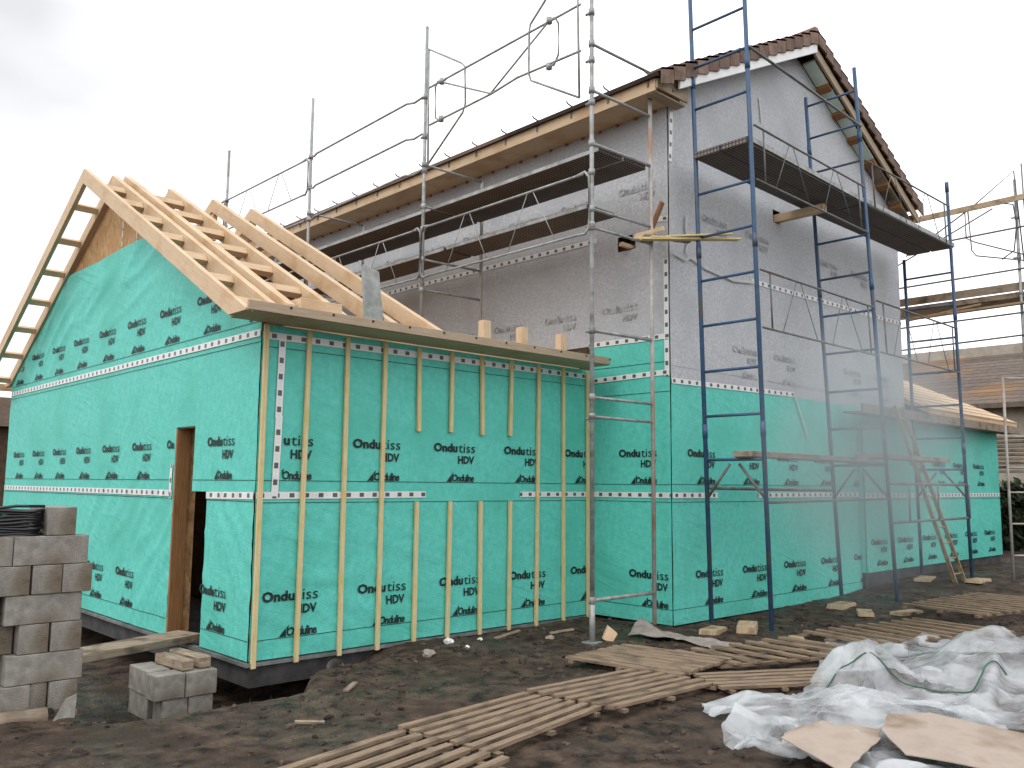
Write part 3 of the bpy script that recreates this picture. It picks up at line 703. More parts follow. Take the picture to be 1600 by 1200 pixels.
vt.onto(ee, 'brown_wood')

# ================================================================== SIDE EXTENSION
ext = thing('house_extension', (12.4, -YM, .2), 'low turquoise wrapped extension with bare roof battens at the far end of the gable', 'house extension')
EX0, EX1, EYF = 9.42, 15.44, -YM - .10
XW = Wall((0, EYF, 0), (1, 0, 0), (0, -1, 0), 21.5)
xw = XW.grid(EX0, EX1, lambda a: .31, lambda a: 2.80).build('wall_membrane', 'green', ext, smooth=True)
mb = MB()
for k in range(6):
    stamp(mb, XW, 9.55 + .98 * k, .72, TW + TL, amax=EX1)
    if k > 1: stamp(mb, XW, 9.12 + .98 * k, 1.98, TW + TL, amax=EX1)
XW.strip(mb, EX0, 1.42, EX1, 1.42, .006, .006)
mb.onto(xw, 'ink')
mb = MB(); XW.strip(mb, EX0, 1.48, EX1, 1.49, .066, .010); mb.build('joint_tape', 'tape', xw)
MB().prism([(EX0 + .005, EYF + .012, .31), (EX0 + .005, EYF + .012, 2.78), (EX0 + .005, -YM - .012, 2.78), (EX0 + .005, -YM - .012, .31)], (XR - EX0, 0, 0)).build('return_wall', 'green', ext)
MB().prism([(XR + .03, EYF + .012, .31), (XR + .03, EYF + .012, 2.78), (XR + .03, 2.6, 4.5), (XR + .03, 6.0, 2.7), (XR + .03, 6.0, .31)], (EX1 - XR - .03, 0, 0)).build('timber_walls', 'osb', ext)
MB().box((EX0 + .02, EYF + .03, -.2), (EX1, 6.0, .31)).build('foundation_wall', 'dark_concrete', ext)
def zext(y): return 2.90 + .47 * (y + 1.66)
MB().prism([(XR + .02, -1.66, zext(-1.66)), (XR + .02, 2.6, zext(2.6)), (XR + .02, 2.6, zext(2.6) - .05), (XR + .02, -1.66, zext(-1.66) - .05)], (15.72 - XR - .02, 0, 0)).build('roof_deck', 'wood', ext)
for k in range(17):
    y = -1.56 + .25 * k
    q = MB(); q.bar((XR + .03, y, zext(y) + .024), (15.75 + .04 * (k % 3), y, zext(y) + .022), .215, .035, (0, -.47, 1)); q.build('roof_batten', 'wood', ext)
MB().box((8.72, -1.70, 2.70), (15.75, -1.665, 2.84)).build('fascia_board', 'old_wood', ext)
MB().box((8.74, -1.66, 2.71), (15.70, EYF - .03, 2.735)).build('soffit_board', 'old_wood', ext)

# ================================================================== SCAFFOLDS
def coupler(mb, p, d=(1, 0, 0)):
    p = Vector(p); d = Vector(d)
    mb.tube([p - Vector((0, 0, .035)), p + Vector((0, 0, .035))], .036, 8)
    mb.tube([p - d * .03, p + d * .085], .016, 6)
def truss(root, fn, a0, a1, zb, zt, m, name='guard_frame', r=.014, npan=4, loops=False):
    """guard frame between two posts; fn(a) gives the point at z=0 along the line"""
    q = MB()
    def pt(a, z): v = fn(a, z); return v
    if loops:
        l = .05
        q.tube([pt(a0, zt), pt(a1, zt)], r, 6)
        q.tube([pt(a0, zb), pt(a1, zb)], r, 6)
        for a, s_ in ((a0, 1), (a1, -1)):
            q.tube([pt(a + s_ * .10, zt), pt(a - s_ * .02, zt + .02), pt(a - s_ * .08, zt - .05), pt(a - s_ * .08, zb + .06), pt(a - s_ * .02, zb - .01), pt(a + s_ * .10, zb)], r * 1.15, 6)
    else:
        q.tube([pt(a0, zt), pt(a1, zt)], r, 6); q.tube([pt(a0, zb), pt(a1, zb)], r, 6)
        d = (a1 - a0)
        for t in (.07, .93): q.tube([pt(a0 + d * t, zb), pt(a0 + d * t, zt)], r * .9, 6)
    d = a1 - a0
    ks = [(.15, 0), (.28, 1), (.31, 1), (.43, 0), (.56, 0), (.68, 1), (.71, 1), (.84, 0)]
    for i in (0, 2, 4, 6):
        (t0, s0), (t1, s1) = ks[i], ks[i + 1]
        q.tube([pt(a0 + d * t0, zt if s0 else zb), pt(a0 + d * t1, zt if s1 else zb)], r * .42, 5)
    return q.build(name, m, root, smooth=True)

gs = thing('galvanised_scaffold', (3.7, -1.25, 0), 'grey galvanised tube scaffold along the eave wall rising behind the annex rafters', 'scaffold')
GX, GI = 3.22, 4.28
GY = [-1.25, 1.80, 4.85, 7.90, 10.75]
GTOP = [9.2, 7.95, 7.90, 7.86, 7.8]
for i, y in enumerate(GY):
    q = MB(); zb = hgt(GX, y) if i == 0 else 2.8
    q.tube([(GX, y, zb), (GX, y, GTOP[i])], .0245, 10)
    if i == 0: q.tube([(GX, y, zb), (GX, y, .36)], .031, 10)
    for z in (2.33, 3.27, 4.42, 5.03, 5.87, 6.38, 6.9): coupler(q, (GX, y, z + random.uniform(-.03, .03)), (0, 1 if i < 4 else -1, 0))
    q.build('standard', 'galv', gs, smooth=True)
    if i == 0:
        for z in (.1,): MB().box((GX - .075, y - .075, zb - .01), (GX + .075, y + .075, zb + .008)).build('base_plate', 'galv', gs)
    q = MB(); zb = .05 if i == 0 else 2.8
    q.tube([(GI, y, zb), (GI, y, 6.52 if i == 0 else 5.97)], .0245, 10); q.build('standard', 'galv_old', gs, smooth=True)
    zs = [.40, 2.33, 2.54, 3.27, 4.42, 4.63, 5.38, 6.0, 6.55] if i == 0 else [3.3, 4.2, 4.62, 5.36, 5.95]
    for z in zs:
        q = MB(); q.tube([(GX, y, z), (GI - (.02 if z != 6.55 else -.01), y, z + (.02 if z > 3 else 0))], .021 if z in (3.27, 5.38, .40) else .017, 8)
        coupler(q, (GX, y, z), (1, 0, 0))
        q.build('transom', 'galv', gs, smooth=True)
for i in range(4):
    a, b = GY[i] + .03, GY[i + 1] - .03
    for (x0, x1, z, aa) in ((3.38, 3.78, 5.40, a), (3.82, 4.22, 5.40, a), (3.62, 4.12, 4.88, a if i else -.82)):
        q = MB(); q.box((x0, aa, z - .055), (x1, b, z))
        q.build('deck_panel', 'deck', gs)
        MB().box((x0 - .012, aa, z - .055), (x0 - .001, b, z - .012)).build('deck_edge', 'galv', gs)
    truss(gs, lambda t, z: (GX - .035, t, z), a + .06, b - .06, 4.36, 5.04, 'galv', loops=True)
q = MB()                                                  # rails of the second bay
for z in (6.89, 6.36, 5.84):
    q = MB(); q.tube([(GX - .03, 1.83, z + .03), (GX - .03, 2.02, z + .01), (GX - .03, 2.2, z + .05), (GX - .03, 4.62, z), (GX - .03, 4.7, z - .03), (GX - .03, 4.85, z)], .016, 7)
    q.build('guard_rail', 'galv', gs, smooth=True)
for (a, b) in ((4.95, 7.85), (7.95, 10.7)):
    truss(gs, lambda t, z: (GX - .035, t, z), a, b, 6.28, 6.86, 'galv', loops=True)
    q = MB(); q.tube([(GX - .03, a, 5.83), (GX - .03, b, 5.84)], .016, 7); q.build('guard_rail', 'galv', gs, smooth=True)
q = MB(); X_ = GX - .04                                    # gate-like guard frame of the first bay
def yl(l): return [(X_, y, z) for y, z in l]
for l, r in (([(1.67, 7.0), (-1.12, 7.06)], .015), ([(1.65, 6.46), (.39, 6.49), (-.08, 6.54), (-1.12, 6.50)], .015),
             ([(1.70, 7.57), (1.0, 7.12), (.92, 7.04), (.90, 6.52), (.95, 6.42), (1.67, 5.91)], .014), ([(1.70, 7.57), (1.67, 5.91)], .014),
             ([(1.33, 7.0), (1.49, 7.03), (1.54, 6.96), (1.52, 6.52), (1.42, 6.45)], .013),
             ([(1.36, 6.97), (.41, 6.50), (-.62, 7.06)], .013), ([(-.85, 7.68), (-.62, 7.40), (-.30, 7.14), (-.28, 7.05), (-.28, 6.52), (-.32, 6.42), (-1.1, 5.95)], .014),
             ([(-1.06, 7.75), (-1.1, 5.95)], .014), ([(-.62, 7.06), (-.72, 7.05), (-.77, 6.97), (-.77, 6.58), (-.70, 6.48), (-.60, 6.49)], .013)):
    q.tube(yl(l), r, 7)
for y, z in ((1.4, 7.0), (1.4, 6.47), (-.62, 7.06), (-.62, 6.49)): coupler(q, (X_, y, z), (0, -1, 0))
q.build('guard_frame', 'galv', gs, smooth=True)

bs = thing('blue_scaffold', (7.7, -2.0, 0), 'blue painted ladder frame scaffold standing along the gable wall with a high perforated deck', 'scaffold')
BX = [4.72, 7.73, 10.75]; BL = [(-1.71, .022), (-1.77, .042), (-1.64, .014)]
def bp(i, inner, z): return (BX[i], BL[i][0] + BL[i][1] * z - (0 if inner else .75), z)
BT = [(9.2, 9.2), (7.3, 7.5), (5.4, 6.42)]
RUNG = [.28 + .531 * k for k in range(17)]
for i in range(3):
    for inner in (1, 0):
        zb = max(.04, hgt(BX[i], -2)) ; zb = (.08, .14, .24)[i]
        q = MB(); q.tube([bp(i, inner, zb), bp(i, inner, BT[i][0 if inner else 1])], .026, 10)
        for z in (2.15, 4.28, 6.4):
            if z < BT[i][0 if inner else 1]: q.tube([bp(i, inner, z), bp(i, inner, z + .16)], .031, 10)
        q.build('standard', 'blue', bs, smooth=True)
    for z in [1.9, 2.40, 2.92, 3.46, 4.0, 4.53, 5.06, 5.58, 6.13, 6.66, 7.16, 7.7, 8.25]:
        if i == 1 and z > 7.2 or i == 2 and z > 5.3: continue
        a, b = Vector(bp(i, 1, z)), Vector(bp(i, 0, z))
        q = MB(); q.tube([a, b], .017, 8); q.build('rung', 'blue', bs, smooth=True)
    q = MB()                                              # lower cantilever bracket with its V struts
    m_ = (Vector(bp(i, 1, 1.88)) + Vector(bp(i, 0, 1.88))) / 2
    q.tube([m_ + Vector((0, .06, -.03)), bp(i, 1, 1.46)], .017, 8); q.tube([m_ - Vector((0, .06, .03)), bp(i, 0, 1.46)], .017, 8)
    q.build('bracket_strut', 'dark_steel', bs, smooth=True)
for i in range(2):
    y0 = [BL[i][0] + BL[i][1] * 5.58, BL[i + 1][0] + BL[i + 1][1] * 5.58]
    for (f0, f1) in ((.02, .36), (.39, .73)):
        xe = BX[i + 1] - .02 if i == 0 else BX[2] + .18
        q = MB(); xs, xe_ = BX[i] + (.02 if i else -.05), xe
        p = [(xs, y0[0] - f1, 5.50), (xs, y0[0] - f0, 5.50), (xs, y0[0] - f0, 5.57), (xs, y0[0] - f1, 5.57), (xe_, y0[1] - f1, 5.50), (xe_, y0[1] - f0, 5.50), (xe_, y0[1] - f0, 5.57), (xe_, y0[1] - f1, 5.57)]
        q.hexa(p, 3, .34, .07); q.build('deck_panel', 'deck', bs)
    q = MB(); q.bar((BX[i] + .02, y0[0] - .745, 5.56), (BX[i + 1] + (.18 if i else -.03), y0[1] - .745, 5.545), .012, .06); q.build('deck_edge', 'galv', bs)
    q = MB(); q.bar((BX[i] + .02, y0[0] - .005, 5.56), (BX[i + 1] + (.18 if i else -.03), y0[1] - .005, 5.545), .012, .06); q.build('deck_edge', 'galv', bs)
    for (zb, zt) in ((3.36, 4.02), (5.07, 5.72)) if i == 0 else ((3.42, 4.13), (5.48, 6.14)):
        def fn(t, z, i=i): 
            u_ = (t - BX[i]) / (BX[i + 1] - BX[i]); a, b = bp(i, 0, z), bp(i + 1, 0, z)
            return (t, a[1] + (b[1] - a[1]) * u_ - .03, z)
        q = truss(bs, fn, BX[i] + .04, BX[i + 1] - .04, zb, zt, 'dark_steel', r=.013)
q = MB(); q.tube([Vector(bp(0, 0, 6.66)) + Vector((0, -.03, 0)), Vector(bp(1, 0, 6.62)) + Vector((0, -.03, 0))], .017, 8); q.build('guard_rail', 'dark_steel', bs, smooth=True)
q = MB(); q.tube([Vector(bp(0, 1, 1.58)), Vector(bp(1, 1, 1.56))], .020, 8); q.build('ledger', 'dark_steel', bs, smooth=True)
q = MB(); q.tube([Vector(bp(0, 0, 1.43)), Vector(bp(1, 0, 1.46))], .015, 8); q.build('ledger', 'dark_steel', bs, smooth=True)
for z in (1.66, 1.15):
    q = MB(); q.tube([Vector(bp(1, 0, z)), Vector(bp(2, 0, z))], .018, 8); q.build('guard_rail', 'dark_steel', bs, smooth=True)
for x in (8.3, 9.3, 10.5):
    q = MB(); y = -2.49; q.tube([(x, y, 1.15), (x, y, 1.66)], .013, 6); q.build('guard_upright', 'dark_steel', bs, smooth=True)
q = MB(); q.tube([Vector(bp(0, 0, 1.92)), (7.72, -2.45, 1.93)], .014, 8); q.build('guard_rail', 'dark_steel', bs, smooth=True)

q = MB(); q.box((4.78, -2.30, 1.915), (7.6, -2.08, 1.99)); q.box((7.4, -2.31, 1.995), (10.1, -2.09, 2.06))
a_ = MB(); a_.box((4.6, -2.32, 1.925), (7.75, -2.10, 1.99))
solo(a_, 'scaffold_plank', 'old_wood', (6, -2.2, 1.92), 'grey weathered plank on the low brackets of the blue scaffold, nearer the house corner', 'plank', 'planks on the low scaffold brackets', bevel=.004)
a_ = MB(); a_.box((7.5, -2.33, 1.995), (10.25, -2.11, 2.06))
solo(a_, 'scaffold_plank', 'old_wood', (9, -2.2, 1.99), 'grey weathered plank on the low scaffold brackets beside the leaning ladder', 'plank', 'planks on the low scaffold brackets', bevel=.004)

# scaffold beyond the far corner
fs = thing('rear_scaffold', (12.3, -1.9, .1), 'dark grey scaffold with plank decks beyond the far house corner against the white sky', 'scaffold')
RX = 12.3
for (x, y, z0, z1) in ((RX, -2.85, .15, 6.86), (RX + .75, -3.05, .15, 7.5), (RX, -.2, 3.6, 6.6)):
    q = MB(); q.tube([(x, y, z0), (x, y, z1)], .026, 10)
    for z in (4.9, 5.5, 6.2): coupler(q, (x, y, z), (0, 1, 0))
    q.build('standard', 'galv', fs, smooth=True)
for (a, b, z) in ((-.2, -4.2, 4.92),):
    for x in (RX + .05, RX + .42):
        MB().box((x, b, z - .09), (x + .34, a, z)).build('deck_panel', 'old_wood', fs)
    MB().box((RX + .02, b, z + .02), (RX + .045, a, z + .16)).build('toe_board', 'old_wood', fs)
for (z0, z1) in ((5.27, 5.31), (5.98, 6.03), (4.52, 4.56), (4.10, 4.20)):
    q = MB(); q.tube([(RX - .03, -.2, z0), (RX - .03, -4.2, z1)], .016, 7); q.build('guard_rail', 'dark_steel', fs, smooth=True)
for l in ([(-1.0, 5.85), (-2.17, 6.52), (-2.86, 7.0), (-2.95, 5.2)], [(-.6, 5.6), (-2.5, 6.42)], [(-2.05, 6.55), (-2.05, 5.98), (-2.2, 5.88), (-3.2, 5.4)], [(-2.6, 6.5), (-2.82, 6.42), (-2.86, 6.1), (-2.80, 5.62), (-2.6, 5.5)], [(-2.1, 6.46), (-2.13, 5.75), (-2.2, 5.64), (-2.95, 5.42), (-4.1, 5.1)], [(-2.98, 7.1), (-3.0, 5.35)]):
    q = MB(); q.tube([(RX - .05, y, z) for y, z in l], .012, 7); q.build('guard_frame', 'dark_steel', fs, smooth=True)
q = MB(); q.bar((RX - .12, -.75, 6.47), (RX - .10, -4.3, 6.52), .03, .10)
solo(q, 'timber_board', 'packer', (RX - .1, -2.5, 6.45), 'long pale board lashed high across the scaffold beyond the roof corner', 'board', bevel=.003)
q = MB(); q.bar((RX - .1, -1.0, 4.66), (RX - .1, -4.2, 4.72), .12, .035); q.build('plank', 'packer', fs)
q = MB(); q.bar((RX + .1, -.9, 4.68), (RX + .1, -2.2, 4.80), .1, .03); q.build('plank', 'packer', fs)

# pale free ladder frame at the right edge
lf = thing('scaffold_tower', (11.8, -2.78, .1), 'pale galvanised ladder frame standing in front of the far end of the extension', 'scaffold frame')
for (x, y) in ((11.70, -2.68), (11.98, -2.95)):
    q = MB(); q.tube([(x, y, .12), (x, y, 3.42)], .022, 8); q.build('standard', 'galv_old', lf, smooth=True)
for z in (.55, 1.05, 1.55, 1.95, 2.45, 3.40):
    q = MB(); q.tube([(11.70, -2.68, z), (11.98, -2.95, z)], .015, 8); q.build('rung', 'galv_old', lf, smooth=True)
MB().box((11.62, -2.76, .10), (11.78, -2.6, .125)).build('base_plate', 'old_wood', lf)

# ladder
ldr = thing('ladder', (10.6, -2.2, .15), 'narrow weathered ladder leaning on the extension eave behind the blue scaffold', 'ladder')
T0, B0 = Vector((9.80, -1.76, 2.86)), Vector((10.78, -2.20, hgt(10.7, -2.2)))
sdv = Vector((.17, 0, 0))
for s_ in (-1, 1):
    q = MB(); q.bar(B0 + sdv * s_ * 1.1, T0 + sdv * s_ * .8, .025, .06, (0, 1, 0)); q.build('rail', 'packer', ldr)
for k in range(11):
    t = (k + .6) / 11.4; c = B0.lerp(T0, t); hw = sdv * (1.1 - .3 * t)
    q = MB(); q.tube([c - hw, c + hw], .013, 6); q.build('rung', 'packer', ldr)

# ================================================================== LOOSE WOOD HIGH ON THE SCAFFOLDS
STR = 'loose timber strips laid between the two scaffolds'
for k, (a, b, wd, th, lab) in enumerate((
        ((4.02, -1.30, 4.44), (5.25, -1.83, 4.58), .09, .022, 'longest tan strip lying across between the galvanised and the blue scaffold'),
        ((4.12, -1.36, 4.47), (5.00, -1.72, 4.56), .07, .022, 'shorter yellowish strip lying on top of the others between the two scaffolds'),
        ((4.0, -1.20, 4.46), (4.75, -1.62, 4.52), .10, .025, 'thick stained strip nearest the house wall among those bridging the scaffolds'),
        ((4.05, -1.18, 4.50), (4.45, -1.30, 4.66), .05, .05, 'short stick tilted up beside the inner galvanised post'),
        ((4.38, -1.10, 4.52), (4.44, -1.30, 4.98), .09, .03, 'short reddish board standing upright against the house corner on the scaffold'))):
    q = MB(); q.bar(a, b, wd, th)
    solo(q, 'timber_strip', 'brown_wood' if k == 4 else ('wood' if k == 3 else 'batten'), a, lab, 'timber strip', STR, bevel=.002)

for k, (a, b, wd, th, lab) in enumerate((
        ((4.3, -1.44, 4.50), (5.05, -1.86, 4.60), .05, .02, 'thin pale lath on top of the loose strips, ending past the blue inner post'),
        ((4.15, -1.24, 4.52), (4.70, -1.50, 4.50), .08, .022, 'dark broken lath across the inner galvanised post'))):
    q = MB(); q.bar(a, b, wd, th)
    solo(q, 'timber_strip', 'old_wood' if k else 'batten', a, lab, 'timber strip', STR, bevel=.002)

# ================================================================== CONCRETE BLOCKS
BG = 'grey concrete blocks in the stack'
bx_r, by_f, BH, BB = -1.57, -.49, .207, -.045
def block(x0, x1, y0, y1, course, lab, grp=BG, dz=0, name='concrete_block'):
    e = .0025
    q = MB(); z0 = BB + BH * course + dz; x0 += bx_r; x1 += bx_r; y0 += by_f; y1 += by_f
    q.box((x0 + e, y0 + e, z0 + .002), (x1 - e, y1 - e, z0 + BH - .003))
    o = solo(q, name, 'block', ((x0 + x1) / 2, (y0 + y1) / 2, z0), lab, 'concrete block', grp, bevel=.003)
    return o
block(-.29, -.09, .02, .50, 6, 'lone concrete block on top of the stack beside the black strap coil')
block(-.50, 0, 0, .2, 5, 'long concrete block directly under the lone top block')
block(-1.0, -.50, .01, .21, 5, 'long concrete block under the black strap coil')
block(-.75, -.25, .2, .4, 5, 'rear concrete block of the second course from the top, hidden side')
block(-.17, .035, -.01, .49, 4, 'end concrete block jutting out at the right of the third course')
block(-.37, -.17, -.005, .49, 4, 'concrete block with a mossy lower half, second from the right in the third course')
block(-.59, -.38, .0, .5, 4, 'concrete block third from the right in the third course')
block(-.80, -.60, -.01, .49, 4, 'concrete block at the left picture edge in the third course')
block(-.53, -.02, .01, .21, 3, 'long brown stained concrete block in the fourth course')
block(-1.05, -.56, .04, .24, 3, 'concrete block left of the dark slot in the fourth course')
block(-.22, -.01, .0, .5, 2, 'concrete block at the right end of the fifth course')
block(-.43, -.23, .01, .51, 2, 'concrete block second from the right in the fifth course')
block(-.72, -.44, .10, .58, 2, 'recessed dark mossy concrete block in the fifth course')
block(-.50, .01, 0, .2, 1, 'long pale concrete block in the sixth course')
block(-1.1, -.60, .08, .28, 1, 'concrete block behind the gap at the left of the sixth course')
block(-.21, -.015, .0, .5, 0, 'concrete block at the right end of the lowest course on the pallet')
block(-.33, -.215, .02, .5, 0, 'narrow concrete block in the lowest course behind the leaning slab')
block(-.82, -.335, -.02, .18, 0, 'long concrete block at the left of the lowest course above the log')
q = MB(); q.box((bx_r - 1.0, by_f - .04, -.09), (bx_r - .02, by_f + .10, -.055)); q.box((bx_r - 1.0, by_f + .40, -.09), (bx_r - .02, by_f + .54, -.055))
pal = thing('pallet', (bx_r - .5, by_f + .2, -.17), 'low timber pallet under the concrete block stack', 'pallet')
q.build('deck_board', 'slat', pal)
q = MB()
for x in (-.95, -.5, -.10): q.box((bx_r + x, by_f - .02, -.19), (bx_r + x + .08, by_f + .52, -.092))
q.build('bearer', 'brown_wood', pal)
# black strap coil
q = MB()
for k in range(9):
    r_ = .17 + .004 * (k % 3); z = BB + BH * 6 + .012 + .021 * k; ox, oy = random.uniform(-.012, .012), random.uniform(-.012, .012)
    cx, cy = bx_r - .50 + ox, by_f + .15 + oy
    pts = [(cx + r_ * 1.15 * math.cos(t * math.pi / 12), cy + .75 * r_ * math.sin(t * math.pi / 12), z + .006 * math.sin(t * .8 + k)) for t in range(25)]
    q.tube(pts, .012, 6, cap=False)
q.tube([(bx_r - .70, by_f + .05, BB + BH * 6 + .19), (bx_r - .5, by_f + .03, BB + BH * 6 + .215), (bx_r - .30, by_f + .08, BB + BH * 6 + .21)], .012, 6)
solo(q, 'strap_coil', 'rubber', (bx_r - .5, by_f + .15, BB + BH * 6), 'coil of glossy black strap lying on top of the concrete block stack', 'strap coil', smooth=True)
# log and slab in front of the stack
q = MB(); pts = [(-2.9, -.66, -.085), (-2.4, -.70, -.085), (-1.86, -.74, -.09)]
q.tube([(x, y, z + .07) for x, y, z in pts], [.072, .070, .066], 14)
solo(q, 'log', 'old_wood', (-2.3, -.7, -.1), 'round peeled log lying in front of the concrete block stack', 'log', smooth=True)
q = MB(); q.prism([(-1.94, -.90, -.16), (-1.72, -.86, -.16), (-1.68, -.78, .11), (-1.76, -.80, .09)], (.012, .035, 0))
solo(q, 'stone_slab', 'block', (-1.8, -.85, -.15), 'small grey slab standing on edge against the end of the log', 'stone slab')

# ================================================================== DOORSTEP
q = MB(); q.hexa([(-1.55, .42, -.02), (-1.35, .20, -.02), (-1.35, .20, .035), (-1.55, .42, .035), (.10, 1.72, .0), (.16, 1.02, .0), (.16, 1.02, .055), (.10, 1.72, .055)], 2, .25, .06)
q = MB(); A_, B_ = Vector((-1.60, .98, .02)), Vector((.07, 1.40, .045)); q.bar(A_, B_, .36, .075)
solo(q, 'ramp_plank', 'old_wood', (-1.2, 1.1, -.1), 'thick weathered plank ramp leading to the annex door gap', 'plank', bevel=.006)
PG = 'concrete blocks of the doorstep pillars'
def pblock(x0, x1, y0, y1, z0, lab, h=.205):
    q = MB(); q.box((x0, y0, z0), (x1, y1, z0 + h))
    return solo(q, 'concrete_block', 'block', ((x0 + x1) / 2, (y0 + y1) / 2, z0), lab, 'concrete block', PG, bevel=.005)
pblock(-.80, -.54, .06, .26, -.235, 'upper concrete block at the front left of the doorstep pillar')
pblock(-.535, -.26, .05, .25, -.235, 'upper concrete block at the front right of the doorstep pillar, under the sawn offcuts')
pblock(-.72, -.50, .08, .28, -.44, 'lower concrete block at the front left of the doorstep pillar')
pblock(-.495, -.28, .07, .27, -.44, 'lower concrete block at the front right of the doorstep pillar')
pblock(-.78, -.58, .28, .50, -.23, 'mossy concrete block behind the front left one of the doorstep pillar')
pblock(-.77, -.57, .51, .72, -.235, 'rearmost concrete block of the doorstep pillar, in the shade of the ramp')
pblock(-.76, -.50, .30, .72, -.44, 'mossy concrete block at the back of the pillar foot')
OG = 'sawn offcuts on the doorstep pillar'
for k, (x, y, l, r_, lab) in enumerate(((-.50, .10, .5, .055, 'left sawn offcut lying on the doorstep pillar'), (-.34, .12, .55, .06, 'right sawn offcut lying on the doorstep pillar, tight to the slab edge'))):
    q = MB(); q.bar((x, y, -.03 + r_ * .9), (x - .05, y + l, -.03 + r_ * .9), r_ * 1.9, r_ * 1.7)
    solo(q, 'timber_offcut', 'old_wood', (x, y, -.03), lab, 'timber offcut', OG, bevel=.012)
q = MB(); c = (.62, -.42)
q.tube([(c[0] + .10, c[1] + .06, hgt(*c) + .02), (c[0], c[1] - .02, hgt(*c) + .10)], .075, 14, cap=False)
q.tube([(c[0], c[1] - .02, hgt(*c) + .10), (c[0] + .10, c[1] + .06, hgt(*c) + .02)], .066, 14, cap=False)
solo(q, 'drain_pipe', 'galv_old', (c[0], c[1], hgt(*c)), 'short muddy drain pipe end sticking out of the soil below the annex corner', 'drain pipe', smooth=True)

# ================================================================== DUCKBOARDS ON THE MUD
DG = 'slatted wooden duckboards lying on the mud'
def duck(quad, n, lab, wd=.06, th=.028, rails=3, z=0.):
    """quad: p0->p1 is the slat direction, p0->p3 runs across the slats"""
    p = [Vector((x, y, 0)) for x, y in quad]
    c = sum(p, Vector()) / 4
    t_ = thing('duckboard', (c.x, c.y, hgt(c.x, c.y)), lab, 'duckboard', DG)
    zb = max(hgt(q.x, q.y) for q in p + [c]) + .012 + z
    tilt = [random.uniform(-.008, .008) for _ in range(4)]
    def pt(u_, v_, dz): 
        a = p[0].lerp(p[1], u_); b = p[3].lerp(p[2], u_); q = a.lerp(b, v_); q.z = zb + dz + tilt[0] * u_ + tilt[1] * v_; return q
    for k in range(rails):
        u_ = .05 + .9 * k / (rails - 1)
        q = MB(); q.bar(pt(u_, -.01, .012), pt(u_, 1.01, .012), .05, .024); q.build('bearer', 'slat', t_)
    for k in range(n):
        v_ = (k + .5) / n; j = random.uniform(-.015, .015)
        q = MB(); q.bar(pt(-.02 + j, v_ + random.uniform(-.012, .012), .037), pt(1.02 + j, v_ + random.uniform(-.012, .012), .037), wd * random.uniform(.85, 1.1), th)
        q.build('slat', 'slat', t_, bevel=.003)
    return t_
duck([(-.30, -2.66), (.93, -2.53), (1.04, -3.26), (-.24, -3.53)], 7, 'seven slat duckboard in the middle of the bare foreground mud')
duck([(-1.75, -3.02), (-.43, -2.81), (-.31, -3.75), (-1.70, -4.05)], 7, 'duckboard cut off by the bottom picture edge, nearest the camera')
duck([(1.02, -2.50), (2.19, -2.57), (2.32, -3.39), (1.12, -3.36)], 7, 'duckboard joined to the far right end of the middle seven slat one')
duck([(3.04, -1.86), (3.25, -2.90), (2.28, -3.0), (2.12, -1.90)], 8, 'close slatted duckboard right in front of the galvanised scaffold foot', wd=.09, z=.02)
duck([(3.14, -2.25), (3.05, -2.95), (4.75, -3.62), (4.85, -2.60)], 7, 'short slatted duckboard with wide gaps behind the plastic heap', wd=.08)
duck([(2.45, -3.04), (3.55, -3.66), (3.1, -4.02), (2.22, -3.52)], 5, 'long slatted duckboard whose end runs under the left of the plastic heap', z=.01)
duck([(5.1, -2.55), (4.95, -3.3), (7.1, -4.1), (7.25, -3.0)], 10, 'duckboard behind the right half of the plastic heap')
duck([(7.4, -2.7), (7.2, -3.7), (9.4, -4.2), (9.6, -2.9)], 11, 'farthest duckboard, at the right picture edge beyond the plastic heap')

# ================================================================== WEDGES, STONES AND SCRAPS
WGp = 'timber packers under and beside the blue scaffold feet'
def packer(x, y, dx, dy, h, ang, lab, m='packer', z=0.):
    q = MB(); c_, s_ = math.cos(ang), math.sin(ang)
    P8 = []
    for zz, k in ((0, 1), (h, .93)):
        for i, j in ((-1, -1), (1, -1), (1, 1), (-1, 1)):
            a, b = i * dx / 2 * k, j * dy / 2 * k; P8.append((x + a * c_ - b * s_, y + a * s_ + b * c_, hgt(x, y) - .012 + zz + z))
    q.hexa(P8, h, dx, dy)
    return solo(q, 'timber_packer', m, (x, y, hgt(x, y)), lab, 'timber packer', WGp, bevel=.006)
packer(4.72, -1.73, .38, .2, .06, .2, 'flat timber packer under the inner foot of the corner blue frame')
packer(4.95, -2.02, .42, .22, .09, .5, 'biggest pale timber packer beside the corner blue frame')
packer(4.55, -2.42, .34, .13, .03, -.3, 'thin pale packer left of the outer foot of the corner blue frame')
packer(4.98, -2.60, .28, .16, .05, .6, 'pale packer right of the outer foot of the corner blue frame')
packer(7.73, -1.76, .5, .24, .06, .1, 'long packer under the inner foot of the middle blue frame')
packer(7.3, -2.28, .42, .2, .05, .5, 'tan packer lying in front of the middle blue frame')
packer(7.75, -2.62, .5, .17, .045, -.2, 'cracked packer nearest the camera by the middle blue frame')
packer(10.75, -1.68, .6, .24, .05, .2, 'long thin packer at the inner foot of the far blue frame')
packer(10.9, -2.42, .5, .24, .05, .0, 'packer at the outer foot of the far blue frame')
q = MB(); n1, n2 = 26, 9
